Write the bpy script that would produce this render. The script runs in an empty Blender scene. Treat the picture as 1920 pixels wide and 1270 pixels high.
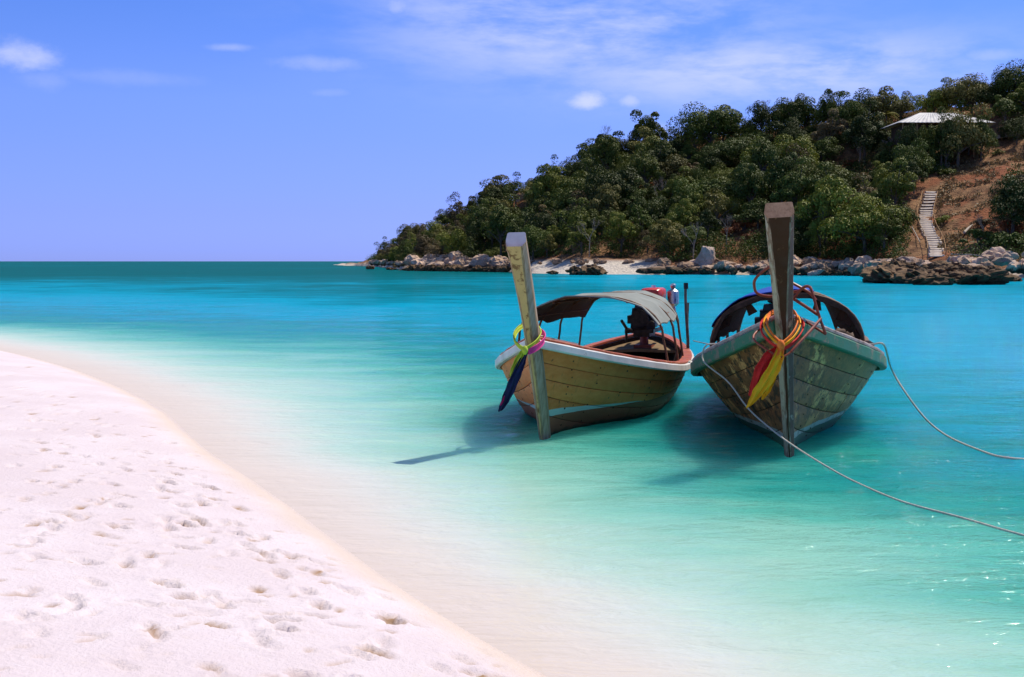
import bpy, math, random
import numpy as np
from mathutils import Vector, Matrix, Euler

random.seed(7)
RNG = np.random.default_rng(11)
SC = bpy.context.scene
COL = SC.collection

# ------------------------------------------------------------------ camera
FOC, CAMH, IW, IH, HORY = 2300.0, 1.8, 1920.0, 1270.0, 490.0
PITCH = math.atan((IH / 2 - HORY) / FOC)
cam_d = bpy.data.cameras.new('camera')
cam = bpy.data.objects.new('camera', cam_d)
COL.objects.link(cam)
cam.location = (0, 0, CAMH)
cam.rotation_euler = (math.pi / 2 - PITCH, 0, 0)
cam_d.sensor_width = 36.0
cam_d.lens = FOC / IW * 36.0
cam_d.clip_start = 0.1
cam_d.clip_end = 20000
SC.camera = cam

# ------------------------------------------------------------------ light
TO_SUN = Vector((0.43, 0.31, 0.85)).normalized()
SUN_EL = math.asin(TO_SUN.z)
SUN_AZ = math.atan2(TO_SUN.x, TO_SUN.y)
sun_d = bpy.data.lights.new('sun', 'SUN')
sun_d.energy = 4.5
sun_d.angle = math.radians(0.55)
sun_d.color = (1.0, 0.93, 0.81)
sun = bpy.data.objects.new('sun', sun_d)
COL.objects.link(sun)
sun.rotation_euler = TO_SUN.to_track_quat('Z', 'Y').to_euler()
sun.location = (20, 10, 40)

world = bpy.data.worlds.new('World')
SC.world = world
world.use_nodes = True
world.cycles.sampling_method = 'NONE'


class NT:
    """small helper around a node tree"""
    def __init__(self, tree):
        self.t = tree
        self.n = tree.nodes
        self.l = tree.links

    def node(self, kind, **kw):
        nd = self.n.new(kind)
        for k, v in kw.items():
            setattr(nd, k, v)
        return nd

    def put(self, sock, val):
        if isinstance(val, bpy.types.NodeSocket):
            self.l.new(val, sock)
        elif isinstance(val, (int, float)):
            try:
                sock.default_value = val
            except TypeError:
                sock.default_value = (val, val, val, 1) if len(sock.default_value) == 4 else (val,) * 3
        else:
            v = tuple(val)
            if len(sock.default_value) == 4 and len(v) == 3:
                v = v + (1,)
            sock.default_value = v

    def math(self, op, a, b=0.0, c=0.0, clamp=False):
        m = self.node('ShaderNodeMath', operation=op)
        m.use_clamp = clamp
        self.put(m.inputs[0], a)
        self.put(m.inputs[1], b)
        self.put(m.inputs[2], c)
        return m.outputs[0]

    def mix(self, f, a, b, blend='MIX'):
        m = self.node('ShaderNodeMix', data_type='RGBA', blend_type=blend)
        self.put(m.inputs[0], f)
        self.put(m.inputs[6], a)
        self.put(m.inputs[7], b)
        return m.outputs[2]

    def ramp(self, f, stops, interp='LINEAR'):
        r = self.node('ShaderNodeValToRGB')
        cr = r.color_ramp
        cr.interpolation = interp
        cr.elements[0].position = stops[0][0]
        cr.elements[1].position = stops[-1][0]
        for p, c in stops[1:-1]:
            cr.elements.new(p)
        for e, (p, c) in zip(cr.elements, stops):
            e.color = (c, c, c, 1) if isinstance(c, (int, float)) else tuple(c) + (1,)
        self.put(r.inputs[0], f)
        return r.outputs[0]

    def mapr(self, v, a, b, c=0.0, d=1.0, smooth=True):
        m = self.node('ShaderNodeMapRange')
        m.interpolation_type = 'SMOOTHSTEP' if smooth else 'LINEAR'
        self.put(m.inputs[0], v)
        for i, q in enumerate((a, b, c, d)):
            self.put(m.inputs[i + 1], q)
        return m.outputs[0]

    def noise(self, vec, scale, detail=4, rough=0.55, dist=0.0, fac=True):
        m = self.node('ShaderNodeTexNoise')
        if vec is not None:
            self.put(m.inputs['Vector'], vec)
        self.put(m.inputs['Scale'], scale)
        self.put(m.inputs['Detail'], detail)
        self.put(m.inputs['Roughness'], rough)
        self.put(m.inputs['Distortion'], dist)
        return m.outputs[0] if fac else m.outputs[1]

    def scale(self, vec, s, loc=(0, 0, 0), rot=(0, 0, 0)):
        m = self.node('ShaderNodeMapping')
        self.put(m.inputs[0], vec)
        m.inputs[1].default_value = loc
        m.inputs[2].default_value = rot
        m.inputs[3].default_value = s
        return m.outputs[0]

    def sep(self, vec):
        m = self.node('ShaderNodeSeparateXYZ')
        self.put(m.inputs[0], vec)
        return m.outputs

    def comb(self, x, y, z):
        m = self.node('ShaderNodeCombineXYZ')
        for i, q in enumerate((x, y, z)):
            self.put(m.inputs[i], q)
        return m.outputs[0]

    def bump(self, h, strength=0.5, dist=0.02, normal=None):
        m = self.node('ShaderNodeBump')
        self.put(m.inputs['Height'], h)
        self.put(m.inputs['Strength'], strength)
        self.put(m.inputs['Distance'], dist)
        if normal is not None:
            self.put(m.inputs['Normal'], normal)
        return m.outputs[0]


def build_world():
    k = NT(world.node_tree)
    k.n.clear()
    out = k.node('ShaderNodeOutputWorld')
    bg = k.node('ShaderNodeBackground')
    k.l.new(bg.outputs[0], out.inputs[0])
    sky = k.node('ShaderNodeTexSky', sky_type='NISHITA')
    sky.sun_disc = False
    sky.sun_elevation = SUN_EL
    sky.sun_rotation = SUN_AZ
    sky.altitude = 0
    sky.air_density = 1.0
    sky.dust_density = 0.15
    sky.ozone_density = 3.0
    gen = k.node('ShaderNodeTexCoord').outputs['Generated']
    x, y, z = k.sep(gen)
    el = k.math('ARCSINE', z)
    az = k.math('ARCTAN2', x, y)
    # the deep clear-sky colour of the place, paler and more violet low down
    tint = k.ramp(k.mapr(el, -0.02, 0.9, smooth=False),
                  [(0.0, (0.46, 0.65, 2.15)), (0.031, (0.46, 0.65, 2.15)), (0.064, (0.52, 0.65, 1.94)), (0.112, (0.61, 0.72, 1.75)),
                   (0.159, (0.67, 0.80, 1.69)), (0.243, (0.56, 0.80, 1.66)), (0.5, (0.74, 0.88, 1.25)), (1.0, (0.86, 0.92, 1.08))])
    blue = k.mix(1.0, sky.outputs[0], tint, 'MULTIPLY')

    def gauss(u0, v0, su, sv):
        a = k.math('DIVIDE', k.math('SUBTRACT', az, u0), su)
        b = k.math('DIVIDE', k.math('SUBTRACT', el, v0), sv)
        s = k.math('ADD', k.math('MULTIPLY', a, a), k.math('MULTIPLY', b, b))
        return k.math('EXPONENT', k.math('MULTIPLY', s, -1.0))
    # high thin cirrus, drifting patches over the whole sky
    uv = k.comb(az, k.math('MULTIPLY', el, 2.6), 0.0)
    uvs = k.comb(k.math('MULTIPLY', az, 1.0), k.math('MULTIPLY', el, 3.4), 0.7)
    fine = k.noise(uvs, 9.0, 6, 0.6, 0.15)
    sheet = k.noise(uv, 2.3, 2, 0.5)
    general = k.math('MULTIPLY', k.mapr(sheet, 0.56, 0.75), k.mapr(el, 0.1, 0.3))
    band = k.math('MAXIMUM', gauss(0.06, 0.182, 0.15, 0.038), gauss(0.20, 0.150, 0.17, 0.026))
    band = k.math('MAXIMUM', band, k.math('MULTIPLY', gauss(-0.02, 0.205, 0.09, 0.035), 0.8))
    mask = k.math('MAXIMUM', band, k.math('MULTIPLY', general, 0.7))
    cirrus = k.math('MULTIPLY', k.mapr(fine, 0.30, 0.66), mask)
    cirrus = k.math('MULTIPLY', cirrus, 0.58)
    # little fair-weather puffs
    pn = k.noise(k.comb(az, k.math('MULTIPLY', el, 1.6), 3.0), 46.0, 4, 0.65)

    def puff(u0, v0, su, sv, amt):
        g = gauss(u0, v0, su, sv)
        q = k.math('ADD', g, k.math('MULTIPLY', k.math('SUBTRACT', pn, 0.5), 0.9))
        return k.math('MULTIPLY', k.mapr(q, 0.20, 1.15), amt)
    tot = cirrus
    for p in ((-0.3744, 0.1528, 0.03, 0.011, 0.5), (-0.3598, 0.1349, 0.02, 0.008, 0.12), (0.0615, 0.1292, 0.02, 0.0095, 0.6), (0.0944, 0.1284, 0.012, 0.0065, 0.4), (0.1167, 0.1039, 0.013, 0.008, 0.22), (-0.2237, 0.166, 0.022, 0.0035, 0.24), (-0.1534, 0.1555, 0.045, 0.007, 0.22), (-0.2962, 0.1402, 0.06, 0.007, 0.1), (-0.1452, 0.1335, 0.02, 0.004, 0.1), (-0.0918, 0.2015, 0.013, 0.008, 0.35), (0.3706, 0.1534, 0.03, 0.006, 0.22)):
        tot = k.math('MAXIMUM', tot, puff(*p))
    cloud = k.mix(1.0, (9.5, 9.6, 11.5, 1), (1, 1, 1, 1), 'MULTIPLY')
    colr = k.mix(k.math('MINIMUM', tot, 0.9), blue, cloud)
    k.put(bg.inputs[0], colr)
    bg.inputs[1].default_value = 0.085


build_world()
SC.view_settings.view_transform = 'Standard'
SC.view_settings.look = 'None'
SC.view_settings.exposure = 0.14
SC.view_settings.gamma = 1.0
SC.cycles.use_denoising = True
SC.cycles.max_bounces = 6
SC.cycles.transparent_max_bounces = 12
SC.cycles.caustics_reflective = False
SC.cycles.caustics_refractive = False


# ------------------------------------------------------------------ helpers
def ray(px, py):
    x = (px - IW / 2) / FOC
    u = (IH / 2 - py) / FOC
    c, s = math.cos(PITCH), math.sin(PITCH)
    return Vector((x, c + u * s, -s + u * c))


def at_z(px, py, z=0.0):
    d = ray(px, py)
    k = (z - CAMH) / d.z
    return Vector((d.x * k, d.y * k, z))


def at_y(px, py, dist):
    d = ray(px, py)
    k = dist / d.y
    return Vector((d.x * k, dist, CAMH + d.z * k))


def pix(p):
    c, s = math.cos(PITCH), math.sin(PITCH)
    y, z = p[1], p[2] - CAMH
    f = y * c - z * s
    u = y * s + z * c
    return IW / 2 + FOC * p[0] / f, IH / 2 - FOC * u / f


def tag(o, label=None, cat=None, group=None, kind=None):
    if label:
        o['label'] = label
    if cat:
        o['category'] = cat
    if group:
        o['group'] = group
    if kind:
        o['kind'] = kind
    return o


def empty(name, loc=(0, 0, 0), rot=(0, 0, 0)):
    o = bpy.data.objects.new(name, None)
    o.empty_display_size = 0.2
    o.location = loc
    o.rotation_euler = rot
    COL.objects.link(o)
    return o


def link(name, mesh, parent=None):
    o = bpy.data.objects.new(name, mesh)
    COL.objects.link(o)
    if parent is not None:
        o.parent = parent
    return o


class MB:
    def __init__(self):
        self.v, self.f, self.m = [], [], []

    def add(self, vs, fs, mi=0):
        b = len(self.v)
        self.v += [tuple(p) for p in vs]
        for f in fs:
            self.f.append(tuple(i + b for i in f))
            self.m.append(mi)
        return self

    def box(self, c, s, rot=None, mi=0, taper=1.0):
        vs = []
        for z in (-1, 1):
            for x, y in ((-1, -1), (1, -1), (1, 1), (-1, 1)):
                t = taper if z > 0 else 1.0
                p = Vector((x * s[0] / 2 * t, y * s[1] / 2 * t, z * s[2] / 2))
                if rot is not None:
                    p = rot @ p
                vs.append(p + Vector(c))
        return self.add(vs, [(3, 2, 1, 0), (4, 5, 6, 7), (0, 1, 5, 4), (1, 2, 6, 5), (2, 3, 7, 6), (3, 0, 4, 7)], mi)

    def beam(self, a, b, w, h, up=(0, 0, 1), mi=0):
        a, b = Vector(a), Vector(b)
        d = (b - a)
        L = d.length
        d.normalize()
        s = d.cross(Vector(up))
        if s.length < 1e-4:
            s = d.cross(Vector((1, 0, 0)))
        s.normalize()
        u = s.cross(d)
        R = Matrix((d, s, u)).transposed()
        return self.box((a + b) / 2, (L, w, h), R, mi)

    def tube(self, pts, rad, n=8, mi=0, cap=True, squash=None):
        pts = [Vector(p) for p in pts]
        N = len(pts)
        if isinstance(rad, (int, float)):
            rad = [rad] * N
        tang = []
        for i in range(N):
            t = pts[min(i + 1, N - 1)] - pts[max(i - 1, 0)]
            tang.append(t.normalized() if t.length > 1e-9 else Vector((0, 0, 1)))
        ref = Vector((0, 0, 1)) if abs(tang[0].z) < 0.9 else Vector((1, 0, 0))
        s = tang[0].cross(ref).normalized()
        vs = []
        for i in range(N):
            s = (s - tang[i] * s.dot(tang[i]))
            s.normalize()
            u = tang[i].cross(s)
            for k in range(n):
                a = 2 * math.pi * k / n
                q = 1.0 if squash is None else squash
                vs.append(pts[i] + s * (math.cos(a) * rad[i]) + u * (math.sin(a) * rad[i] * q))
        fs = []
        for i in range(N - 1):
            for k in range(n):
                a, b = i * n + k, i * n + (k + 1) % n
                fs.append((a, b, b + n, a + n))
        if cap:
            fs.append(tuple(range(n - 1, -1, -1)))
            fs.append(tuple((N - 1) * n + k for k in range(n)))
        return self.add(vs, fs, mi)

    def grid(self, P, mi=0, thick=None):
        """P: rows of Vectors; thick: vector field (rows) to make a closed slab"""
        R, C = len(P), len(P[0])
        vs = [p for row in P for p in row]
        fs = [(r * C + c, r * C + c + 1, (r + 1) * C + c + 1, (r + 1) * C + c) for r in range(R - 1) for c in range(C - 1)]
        if thick is not None:
            n = R * C
            vs += [p + t for row, tr in zip(P, thick) for p, t in zip(row, tr)]
            fs += [tuple(reversed([i + n for i in f])) for f in fs]
            edge = [(0, c) for c in range(C)] + [(r, C - 1) for r in range(1, R)] + [(R - 1, c) for c in range(C - 2, -1, -1)] + [(r, 0) for r in range(R - 2, 0, -1)]
            idx = [r * C + c for r, c in edge]
            for i in range(len(idx)):
                a, b = idx[i], idx[(i + 1) % len(idx)]
                fs.append((b, a, a + n, b + n))
        return self.add(vs, fs, mi)

    def sweep(self, rings, mi=0, cap=True):
        n = len(rings[0])
        vs = [p for r in rings for p in r]
        fs = []
        for i in range(len(rings) - 1):
            for k in range(n):
                a, b = i * n + k, i * n + (k + 1) % n
                fs.append((a, b, b + n, a + n))
        if cap:
            fs.append(tuple(range(n - 1, -1, -1)))
            fs.append(tuple((len(rings) - 1) * n + k for k in range(n)))
        return self.add(vs, fs, mi)

    def mesh(self, name, mats, smooth=False):
        me = bpy.data.meshes.new(name)
        me.from_pydata([tuple(p) for p in self.v], [], self.f)
        if not isinstance(mats, (list, tuple)):
            mats = [mats]
        for m in mats:
            me.materials.append(m)
        if len(mats) > 1:
            me.polygons.foreach_set('material_index', self.m)
        if smooth:
            me.polygons.foreach_set('use_smooth', [True] * len(me.polygons))
            try:
                me.set_sharp_from_angle(angle=math.radians(40))
            except Exception:
                pass
        me.update()
        return me

    def build(self, name, mats, parent=None, smooth=False):
        return link(name, self.mesh(name, mats, smooth), parent)


def np_mesh(name, V, F, mat, smooth=False):
    """V (n,3) float array, F (m,k) int array"""
    me = bpy.data.meshes.new(name)
    n, (m, k) = len(V), F.shape
    me.vertices.add(n)
    me.vertices.foreach_set('co', V.astype(np.float32).ravel())
    me.loops.add(m * k)
    me.loops.foreach_set('vertex_index', F.astype(np.int32).ravel())
    me.polygons.add(m)
    me.polygons.foreach_set('loop_start', np.arange(0, m * k, k, dtype=np.int32))
    me.polygons.foreach_set('loop_total', np.full(m, k, dtype=np.int32))
    if smooth:
        me.polygons.foreach_set('use_smooth', np.ones(m, dtype=bool))
    me.materials.append(mat)
    me.update(calc_edges=True)
    return me


def grid_faces(nr, nc):
    i = np.arange((nr - 1) * nc).reshape(nr - 1, nc)[:, :-1].ravel()
    return np.stack([i, i + 1, i + nc + 1, i + nc], 1)


def vnoise(x, y, seed=0):
    """smooth value noise, numpy"""
    def h(a, b):
        n = (a * 374761393 + b * 668265263 + seed * 1442695041).astype(np.int64)
        n = (n ^ (n >> 13)) * 1274126177
        n = n ^ (n >> 16)
        return (n & 0xffff) / 65535.0
    xi, yi = np.floor(x).astype(np.int64), np.floor(y).astype(np.int64)
    fx, fy = x - xi, y - yi
    fx, fy = fx * fx * (3 - 2 * fx), fy * fy * (3 - 2 * fy)
    a = h(xi, yi) * (1 - fx) + h(xi + 1, yi) * fx
    b = h(xi, yi + 1) * (1 - fx) + h(xi + 1, yi + 1) * fx
    return (a * (1 - fy) + b * fy) * 2 - 1


def fbm(x, y, oct=4, seed=0):
    s, a = 0.0, 1.0
    for o in range(oct):
        s = s + a * vnoise(x * 2 ** o, y * 2 ** o, seed + o)
        a *= 0.5
    return s


# ------------------------------------------------------------------ materials
def mat(name):
    m = bpy.data.materials.new(name)
    m.use_nodes = True
    k = NT(m.node_tree)
    k.n.clear()
    out = k.node('ShaderNodeOutputMaterial')
    b = k.node('ShaderNodeBsdfPrincipled')
    k.l.new(b.outputs[0], out.inputs[0])
    b.inputs['Specular IOR Level'].default_value = 0.3
    return m, k, b, out


def coord(k, which='Object'):
    return k.node('ShaderNodeTexCoord').outputs[which]


def simple_mat(name, c1, c2, scale=8, rough=0.7, bump=0.2, dist=0.01, metallic=0.0, stretch=(1, 1, 1), lo=0.3, hi=0.7, spec=0.3):
    m, k, b, out = mat(name)
    v = k.scale(coord(k), stretch)
    n = k.noise(v, scale, 6, 0.62)
    k.put(b.inputs['Base Color'], k.mix(k.mapr(n, lo, hi), c1, c2))
    k.put(b.inputs['Roughness'], k.mapr(n, 0.2, 0.8, max(0.05, rough - 0.12), min(1, rough + 0.12)))
    b.inputs['Metallic'].default_value = metallic
    b.inputs['Specular IOR Level'].default_value = spec
    if bump:
        n2 = k.noise(v, scale * 3.5, 5, 0.6)
        k.put(b.inputs['Normal'], k.bump(n2, bump, dist))
    return m


def wood_mat(name, c_dark, c_mid, c_pale, stretch=(1, 6, 6), scale=3.0, rough=0.75, worn=None, worn_amt=(0.55, 0.7)):
    m, k, b, out = mat(name)
    oi = k.node('ShaderNodeObjectInfo').outputs['Random']
    c = coord(k)
    off = k.node('ShaderNodeVectorMath', operation='ADD')
    k.put(off.inputs[0], c)
    k.put(off.inputs[1], k.comb(k.math('MULTIPLY', oi, 17.0), k.math('MULTIPLY', oi, 9.0), 0.0))
    v = k.scale(off.outputs[0], stretch)
    g = k.noise(v, scale, 8, 0.68, 0.4)
    st = k.noise(c, 2.6, 5, 0.6)
    col = k.mix(k.mapr(g, 0.3, 0.55), c_dark, c_mid)
    col = k.mix(k.mapr(g, 0.5, 0.75), col, c_pale)
    col = k.mix(k.mapr(st, 0.52, 0.75, 0, 0.5), col, c_dark)
    var = k.mapr(oi, 0, 1, 0.82, 1.15, smooth=False)
    col = k.mix(1.0, col, k.comb(var, var, var), 'MULTIPLY')
    if worn is not None:
        w = k.noise(c, 9.0, 7, 0.7)
        col = k.mix(k.mapr(w, *worn_amt), col, worn)
    k.put(b.inputs['Base Color'], col)
    b.inputs['Roughness'].default_value = rough
    k.put(b.inputs['Normal'], k.bump(g, 0.35, 0.006))
    return m


def paint_mat(name, c, worn, amt=(0.55, 0.68), rough=0.5, scale=10.0, dirt=(0.12, 0.1, 0.07)):
    m, k, b, out = mat(name)
    co = coord(k)
    n = k.noise(k.scale(co, (1, 1, 1)), scale, 8, 0.68)
    n2 = k.noise(co, 3.0, 4, 0.6)
    col = k.mix(k.mapr(n2, 0.35, 0.8, 0, 0.35), c, dirt)
    col = k.mix(k.mapr(n, *amt), col, worn)
    k.put(b.inputs['Base Color'], col)
    k.put(b.inputs['Roughness'], k.mapr(n, 0.3, 0.7, rough - 0.1, rough + 0.2))
    k.put(b.inputs['Normal'], k.bump(n, 0.3, 0.004))
    return m


M = {}


def leaf_mat(name, c1, c2, trans=0.13):
    m, k, b, out = mat(name)
    oi = k.node('ShaderNodeObjectInfo').outputs['Random']
    geo = k.node('ShaderNodeNewGeometry')
    n = k.noise(coord(k), 1.6, 3, 0.6)
    r = geo.outputs['Random Per Island']
    f = k.math('ADD', k.math('MULTIPLY', r, 0.5), k.math('MULTIPLY', oi, 0.5))
    col = k.mix(f, c1, c2)
    col = k.mix(k.mapr(n, 0.4, 0.75, 0, 0.55), col, k.mix(0.5, c2, (0.16, 0.14, 0.03)))
    var = k.mapr(oi, 0, 1, 0.7, 1.25, smooth=False)
    col = k.mix(1.0, col, k.comb(var, var, var), 'MULTIPLY')
    k.put(b.inputs['Base Color'], col)
    b.inputs['Roughness'].default_value = 0.6
    b.inputs['Specular IOR Level'].default_value = 0.25
    tr = k.node('ShaderNodeBsdfTranslucent')
    k.put(tr.inputs[0], col)
    mx = k.node('ShaderNodeMixShader')
    mx.inputs[0].default_value = trans
    k.l.new(b.outputs[0], mx.inputs[1])
    k.l.new(tr.outputs[0], mx.inputs[2])
    k.l.new(mx.outputs[0], out.inputs[0])
    return m


M['leaf_dark'] = leaf_mat('leaf_dark', (0.021, 0.044, 0.006), (0.088, 0.125, 0.016))
M['leaf_mid'] = leaf_mat('leaf_mid', (0.052, 0.088, 0.010), (0.195, 0.210, 0.024))
M['leaf_olive'] = leaf_mat('leaf_olive', (0.080, 0.080, 0.018), (0.22, 0.195, 0.045))
M['leaf_brown'] = leaf_mat('leaf_brown', (0.095, 0.068, 0.030), (0.20, 0.145, 0.065))
M['leaf_rust'] = leaf_mat('leaf_rust', (0.14, 0.035, 0.012), (0.26, 0.075, 0.025))
M['leaf_yellow'] = leaf_mat('leaf_yellow', (0.16, 0.16, 0.012), (0.34, 0.30, 0.02))
M['bark'] = simple_mat('bark', (0.06, 0.045, 0.032), (0.17, 0.14, 0.11), 5, 0.9, 0.5, 0.03, stretch=(3, 3, 0.6))
M['dry_grass'] = leaf_mat('dry_grass', (0.16, 0.105, 0.045), (0.30, 0.21, 0.10), 0.15)

# ------------------------------------------------------------------ the shore: shape of beach and sea floor
_sp = [(14.0, -26.0), (8.0, -12.0), (4.0, -3.6), (1.9, 2.0)]
for q in ((1025, 1270), (960, 1235), (818, 1150), (672, 1050), (550, 955), (455, 890), (370, 835), (303, 765), (170, 704), (60, 672), (0, 659)):
    p = at_z(*q)
    _sp.append((p.x, p.y))
_sp += [(-15.0, 30.5), (-23.0, 37.0), (-40.0, 46.0), (-90.0, 60.0), (-300.0, 90.0)]
SHORE = np.array(_sp)
for _ in range(2):
    a, b = SHORE[:-1], SHORE[1:]
    SHORE = np.concatenate([[SHORE[0]], np.stack([a * .75 + b * .25, a * .25 + b * .75], 1).reshape(-1, 2), [SHORE[-1]]])


def shore_dist(x, y):
    """signed metres from the water's edge: + seaward, - up the beach"""
    best = np.full(x.shape, 1e12)
    sgn = np.ones(x.shape)
    for (ax, ay), (bx, by) in zip(SHORE[:-1], SHORE[1:]):
        tx, ty = bx - ax, by - ay
        L2 = tx * tx + ty * ty
        u = np.clip(((x - ax) * tx + (y - ay) * ty) / L2, 0, 1)
        dx, dy = x - ax - u * tx, y - ay - u * ty
        d = dx * dx + dy * dy
        cr = tx * (y - ay) - ty * (x - ax)
        upd = d < best
        best = np.where(upd, d, best)
        sgn = np.where(upd, np.where(cr < 0, 1.0, -1.0), sgn)
    return np.sqrt(best) * sgn


def sea_depth(x, y, s=None):
    if s is None:
        s = shore_dist(x, y)
    n = 0.16 * fbm(x / 7.0, y / 9.0, 3, 5) * np.clip((s - 1) / 4, 0, 1)
    n += 0.28 * fbm(x / 90.0 + 3, y / 70.0, 4, 9) * np.clip((s - 10) / 20, 0, 1)
    d = np.interp(s, [0, .4, .9, 1.6, 2.3, 3.2, 4.5, 6, 8, 11, 20, 35, 60, 110, 200], [0, .06, .17, .37, .58, .84, 1.18, 1.5, 1.8, 2.0, 2.4, 3.0, 4.2, 6.8, 9.0])
    d = d * (1 - 0.38 * np.clip(-x / 3.0, 0, 1) * np.clip((y - 11) / 5, 0, 1) * np.clip((40 - y) / 15, 0, 1))
    bay = np.clip((x / np.maximum(y, 1) + 0.06) / 0.16, 0, 1) * np.clip((y - 20) / 30, 0, 1)
    d = d * (1 - bay) + np.minimum(d, 2.0 + 0.012 * np.clip(y - 20, 0, 100)) * bay
    return d * (1 + n)


def ground_z(x, y):
    s = shore_dist(x, y)
    r = np.clip(-s, 0, None)
    up = 0.07 * (1 - np.exp(-r / 0.22)) * (r > 0) + 0.36 * (1 - np.exp(-r / 3.0)) + 0.004 * r
    up = up + 0.014 * fbm(x / 1.3, y / 1.3, 4, 2) * np.clip(r / 0.8, 0, 1) + 0.05 * fbm(x / 5, y / 5, 2, 3) * np.clip(r / 3, 0, 1)
    return np.where(s > 0, -sea_depth(x, y, s), up), s


def axis(dense, step, lo, hi, grow=1.12, cap=400):
    a, b = dense
    core = list(np.arange(a, b, step))
    st, x = step, core[-1]
    while x < hi:
        st = min(st * grow, cap)
        x += st
        core.append(x)
    st, x = step, core[0]
    left = []
    while x > lo:
        st = min(st * grow, cap)
        x -= st
        left.append(x)
    return np.array(left[::-1] + core)


M['sand'], k, b, out = mat('sand')
pos = k.node('ShaderNodeNewGeometry').outputs['Position']
zz = k.sep(pos)[2]
g1 = k.noise(pos, 1.1, 5, 0.6)
g2 = k.noise(pos, 160.0, 3, 0.7)
g3 = k.noise(pos, 9.0, 5, 0.65)
dry = k.mix(k.mapr(g1, 0.35, 0.7), (0.68, 0.58, 0.61), (0.745, 0.655, 0.69))
dry = k.mix(k.mapr(g2, 0.25, 0.75, 0, 0.18), dry, (0.50, 0.42, 0.36))
dry = k.mix(k.mapr(g3, 0.56, 0.78, 0, 0.28), dry, (0.66, 0.55, 0.45))
ptint = k.node('ShaderNodeAttribute', attribute_name='pit_tint').outputs['Fac']
dry = k.mix(k.math('MULTIPLY', ptint, 0.85, clamp=True), dry, (0.34, 0.20, 0.10))  # brown tint inside some of the prints, broken up by noise
wet = k.mix(g3, (0.62, 0.50, 0.43), (0.68, 0.57, 0.50))
wz = k.math('ADD', zz, k.math('MULTIPLY', k.math('SUBTRACT', g1, 0.5), 0.06))
col = k.mix(k.mapr(wz, 0.02, 0.105), wet, dry)
col = k.mix(k.mapr(zz, -0.28, -0.03), (0.78, 0.76, 0.68), col)
k.put(b.inputs['Base Color'], col)
k.put(b.inputs['Roughness'], k.mapr(wz, -0.01, 0.06, 0.42, 0.95))
hgt = k.math('ADD', k.math('MULTIPLY', g2, 0.25), k.noise(pos, 34.0, 5, 0.65))
k.put(b.inputs['Normal'], k.bump(hgt, 0.7, 0.014))
b.inputs['Specular IOR Level'].default_value = 0.25

# prints trodden into the dry sand
ax_x = axis((-9.5, 2.2), 0.028, -4000, 4000)
ax_y = axis((3.6, 10.5), 0.026, -400, 9000, 1.022)
GX, GY = np.meshgrid(ax_x, ax_y)
GZ, GS = ground_z(GX, GY)
prng = np.random.default_rng(5)
PIT_TINT = np.zeros_like(GZ)


def dent(cx, cy, ang, L, W, dep):
    R = L * 2.0
    i0, i1 = np.searchsorted(ax_x, cx - R), np.searchsorted(ax_x, cx + R)
    j0, j1 = np.searchsorted(ax_y, cy - R), np.searchsorted(ax_y, cy + R)
    if i1 - i0 < 2 or j1 - j0 < 2:
        return
    X, Y = GX[j0:j1, i0:i1] - cx, GY[j0:j1, i0:i1] - cy
    u = X * math.cos(ang) + Y * math.sin(ang)
    v = -X * math.sin(ang) + Y * math.cos(ang)
    wob = 1 + 0.25 * vnoise((X + cx) * 14, (Y + cy) * 14, 4)
    waist = W * (1.0 - 0.22 * np.exp(-((u / L - 0.0) / 0.3) ** 2))
    q = np.sqrt((u / L) ** 2 + (v / waist) ** 2) * wob
    pit = -dep * (1 / (1 + np.exp((q - 0.85) * 19))) * (1 + 0.35 * u / L)
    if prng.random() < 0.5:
        PIT_TINT[j0:j1, i0:i1] = np.maximum(PIT_TINT[j0:j1, i0:i1], prng.uniform(0.5, 1.3) / (1 + np.exp((q - 0.78) * 14)) * np.clip(0.5 + 0.9 * vnoise((X + cx) * 17, (Y + cy) * 17, 9), 0, 1))
    rim = 0.42 * dep * np.exp(-((q - 1.22) / 0.22) ** 2)
    GZ[j0:j1, i0:i1] += (pit + rim) * np.clip((-GS[j0:j1, i0:i1] - 0.05) / 0.3, 0, 1)


def trail(px0, py0, px1, py1, n, wob=0.2):
    a, b_ = at_z(px0, py0, 0.25), at_z(px1, py1, 0.25)
    d = (b_ - a)
    ang = math.atan2(d.y, d.x)
    for i in range(n):
        p = a.lerp(b_, i / max(1, n - 1))
        side = 0.11 * (1 if i % 2 else -1)
        dent(p.x - math.sin(ang) * side + prng.normal(0, .05), p.y + math.cos(ang) * side + prng.normal(0, .05),
             ang + prng.normal(0, wob), prng.uniform(.085, .125), prng.uniform(.036, .052), prng.uniform(.012, .030))


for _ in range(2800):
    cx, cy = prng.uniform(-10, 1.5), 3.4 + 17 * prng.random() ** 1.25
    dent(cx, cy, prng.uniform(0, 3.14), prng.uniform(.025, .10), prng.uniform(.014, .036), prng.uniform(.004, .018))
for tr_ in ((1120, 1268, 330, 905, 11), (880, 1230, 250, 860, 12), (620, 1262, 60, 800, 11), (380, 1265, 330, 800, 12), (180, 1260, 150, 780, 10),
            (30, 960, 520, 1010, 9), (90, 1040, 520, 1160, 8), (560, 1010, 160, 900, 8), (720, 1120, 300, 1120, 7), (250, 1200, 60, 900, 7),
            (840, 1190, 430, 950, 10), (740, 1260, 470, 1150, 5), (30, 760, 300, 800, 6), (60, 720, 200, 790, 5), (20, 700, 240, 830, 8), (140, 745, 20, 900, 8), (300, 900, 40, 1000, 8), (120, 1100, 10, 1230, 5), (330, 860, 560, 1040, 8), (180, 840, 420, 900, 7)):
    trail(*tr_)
V = np.stack([GX.ravel(), GY.ravel(), GZ.ravel()], 1)
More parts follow.
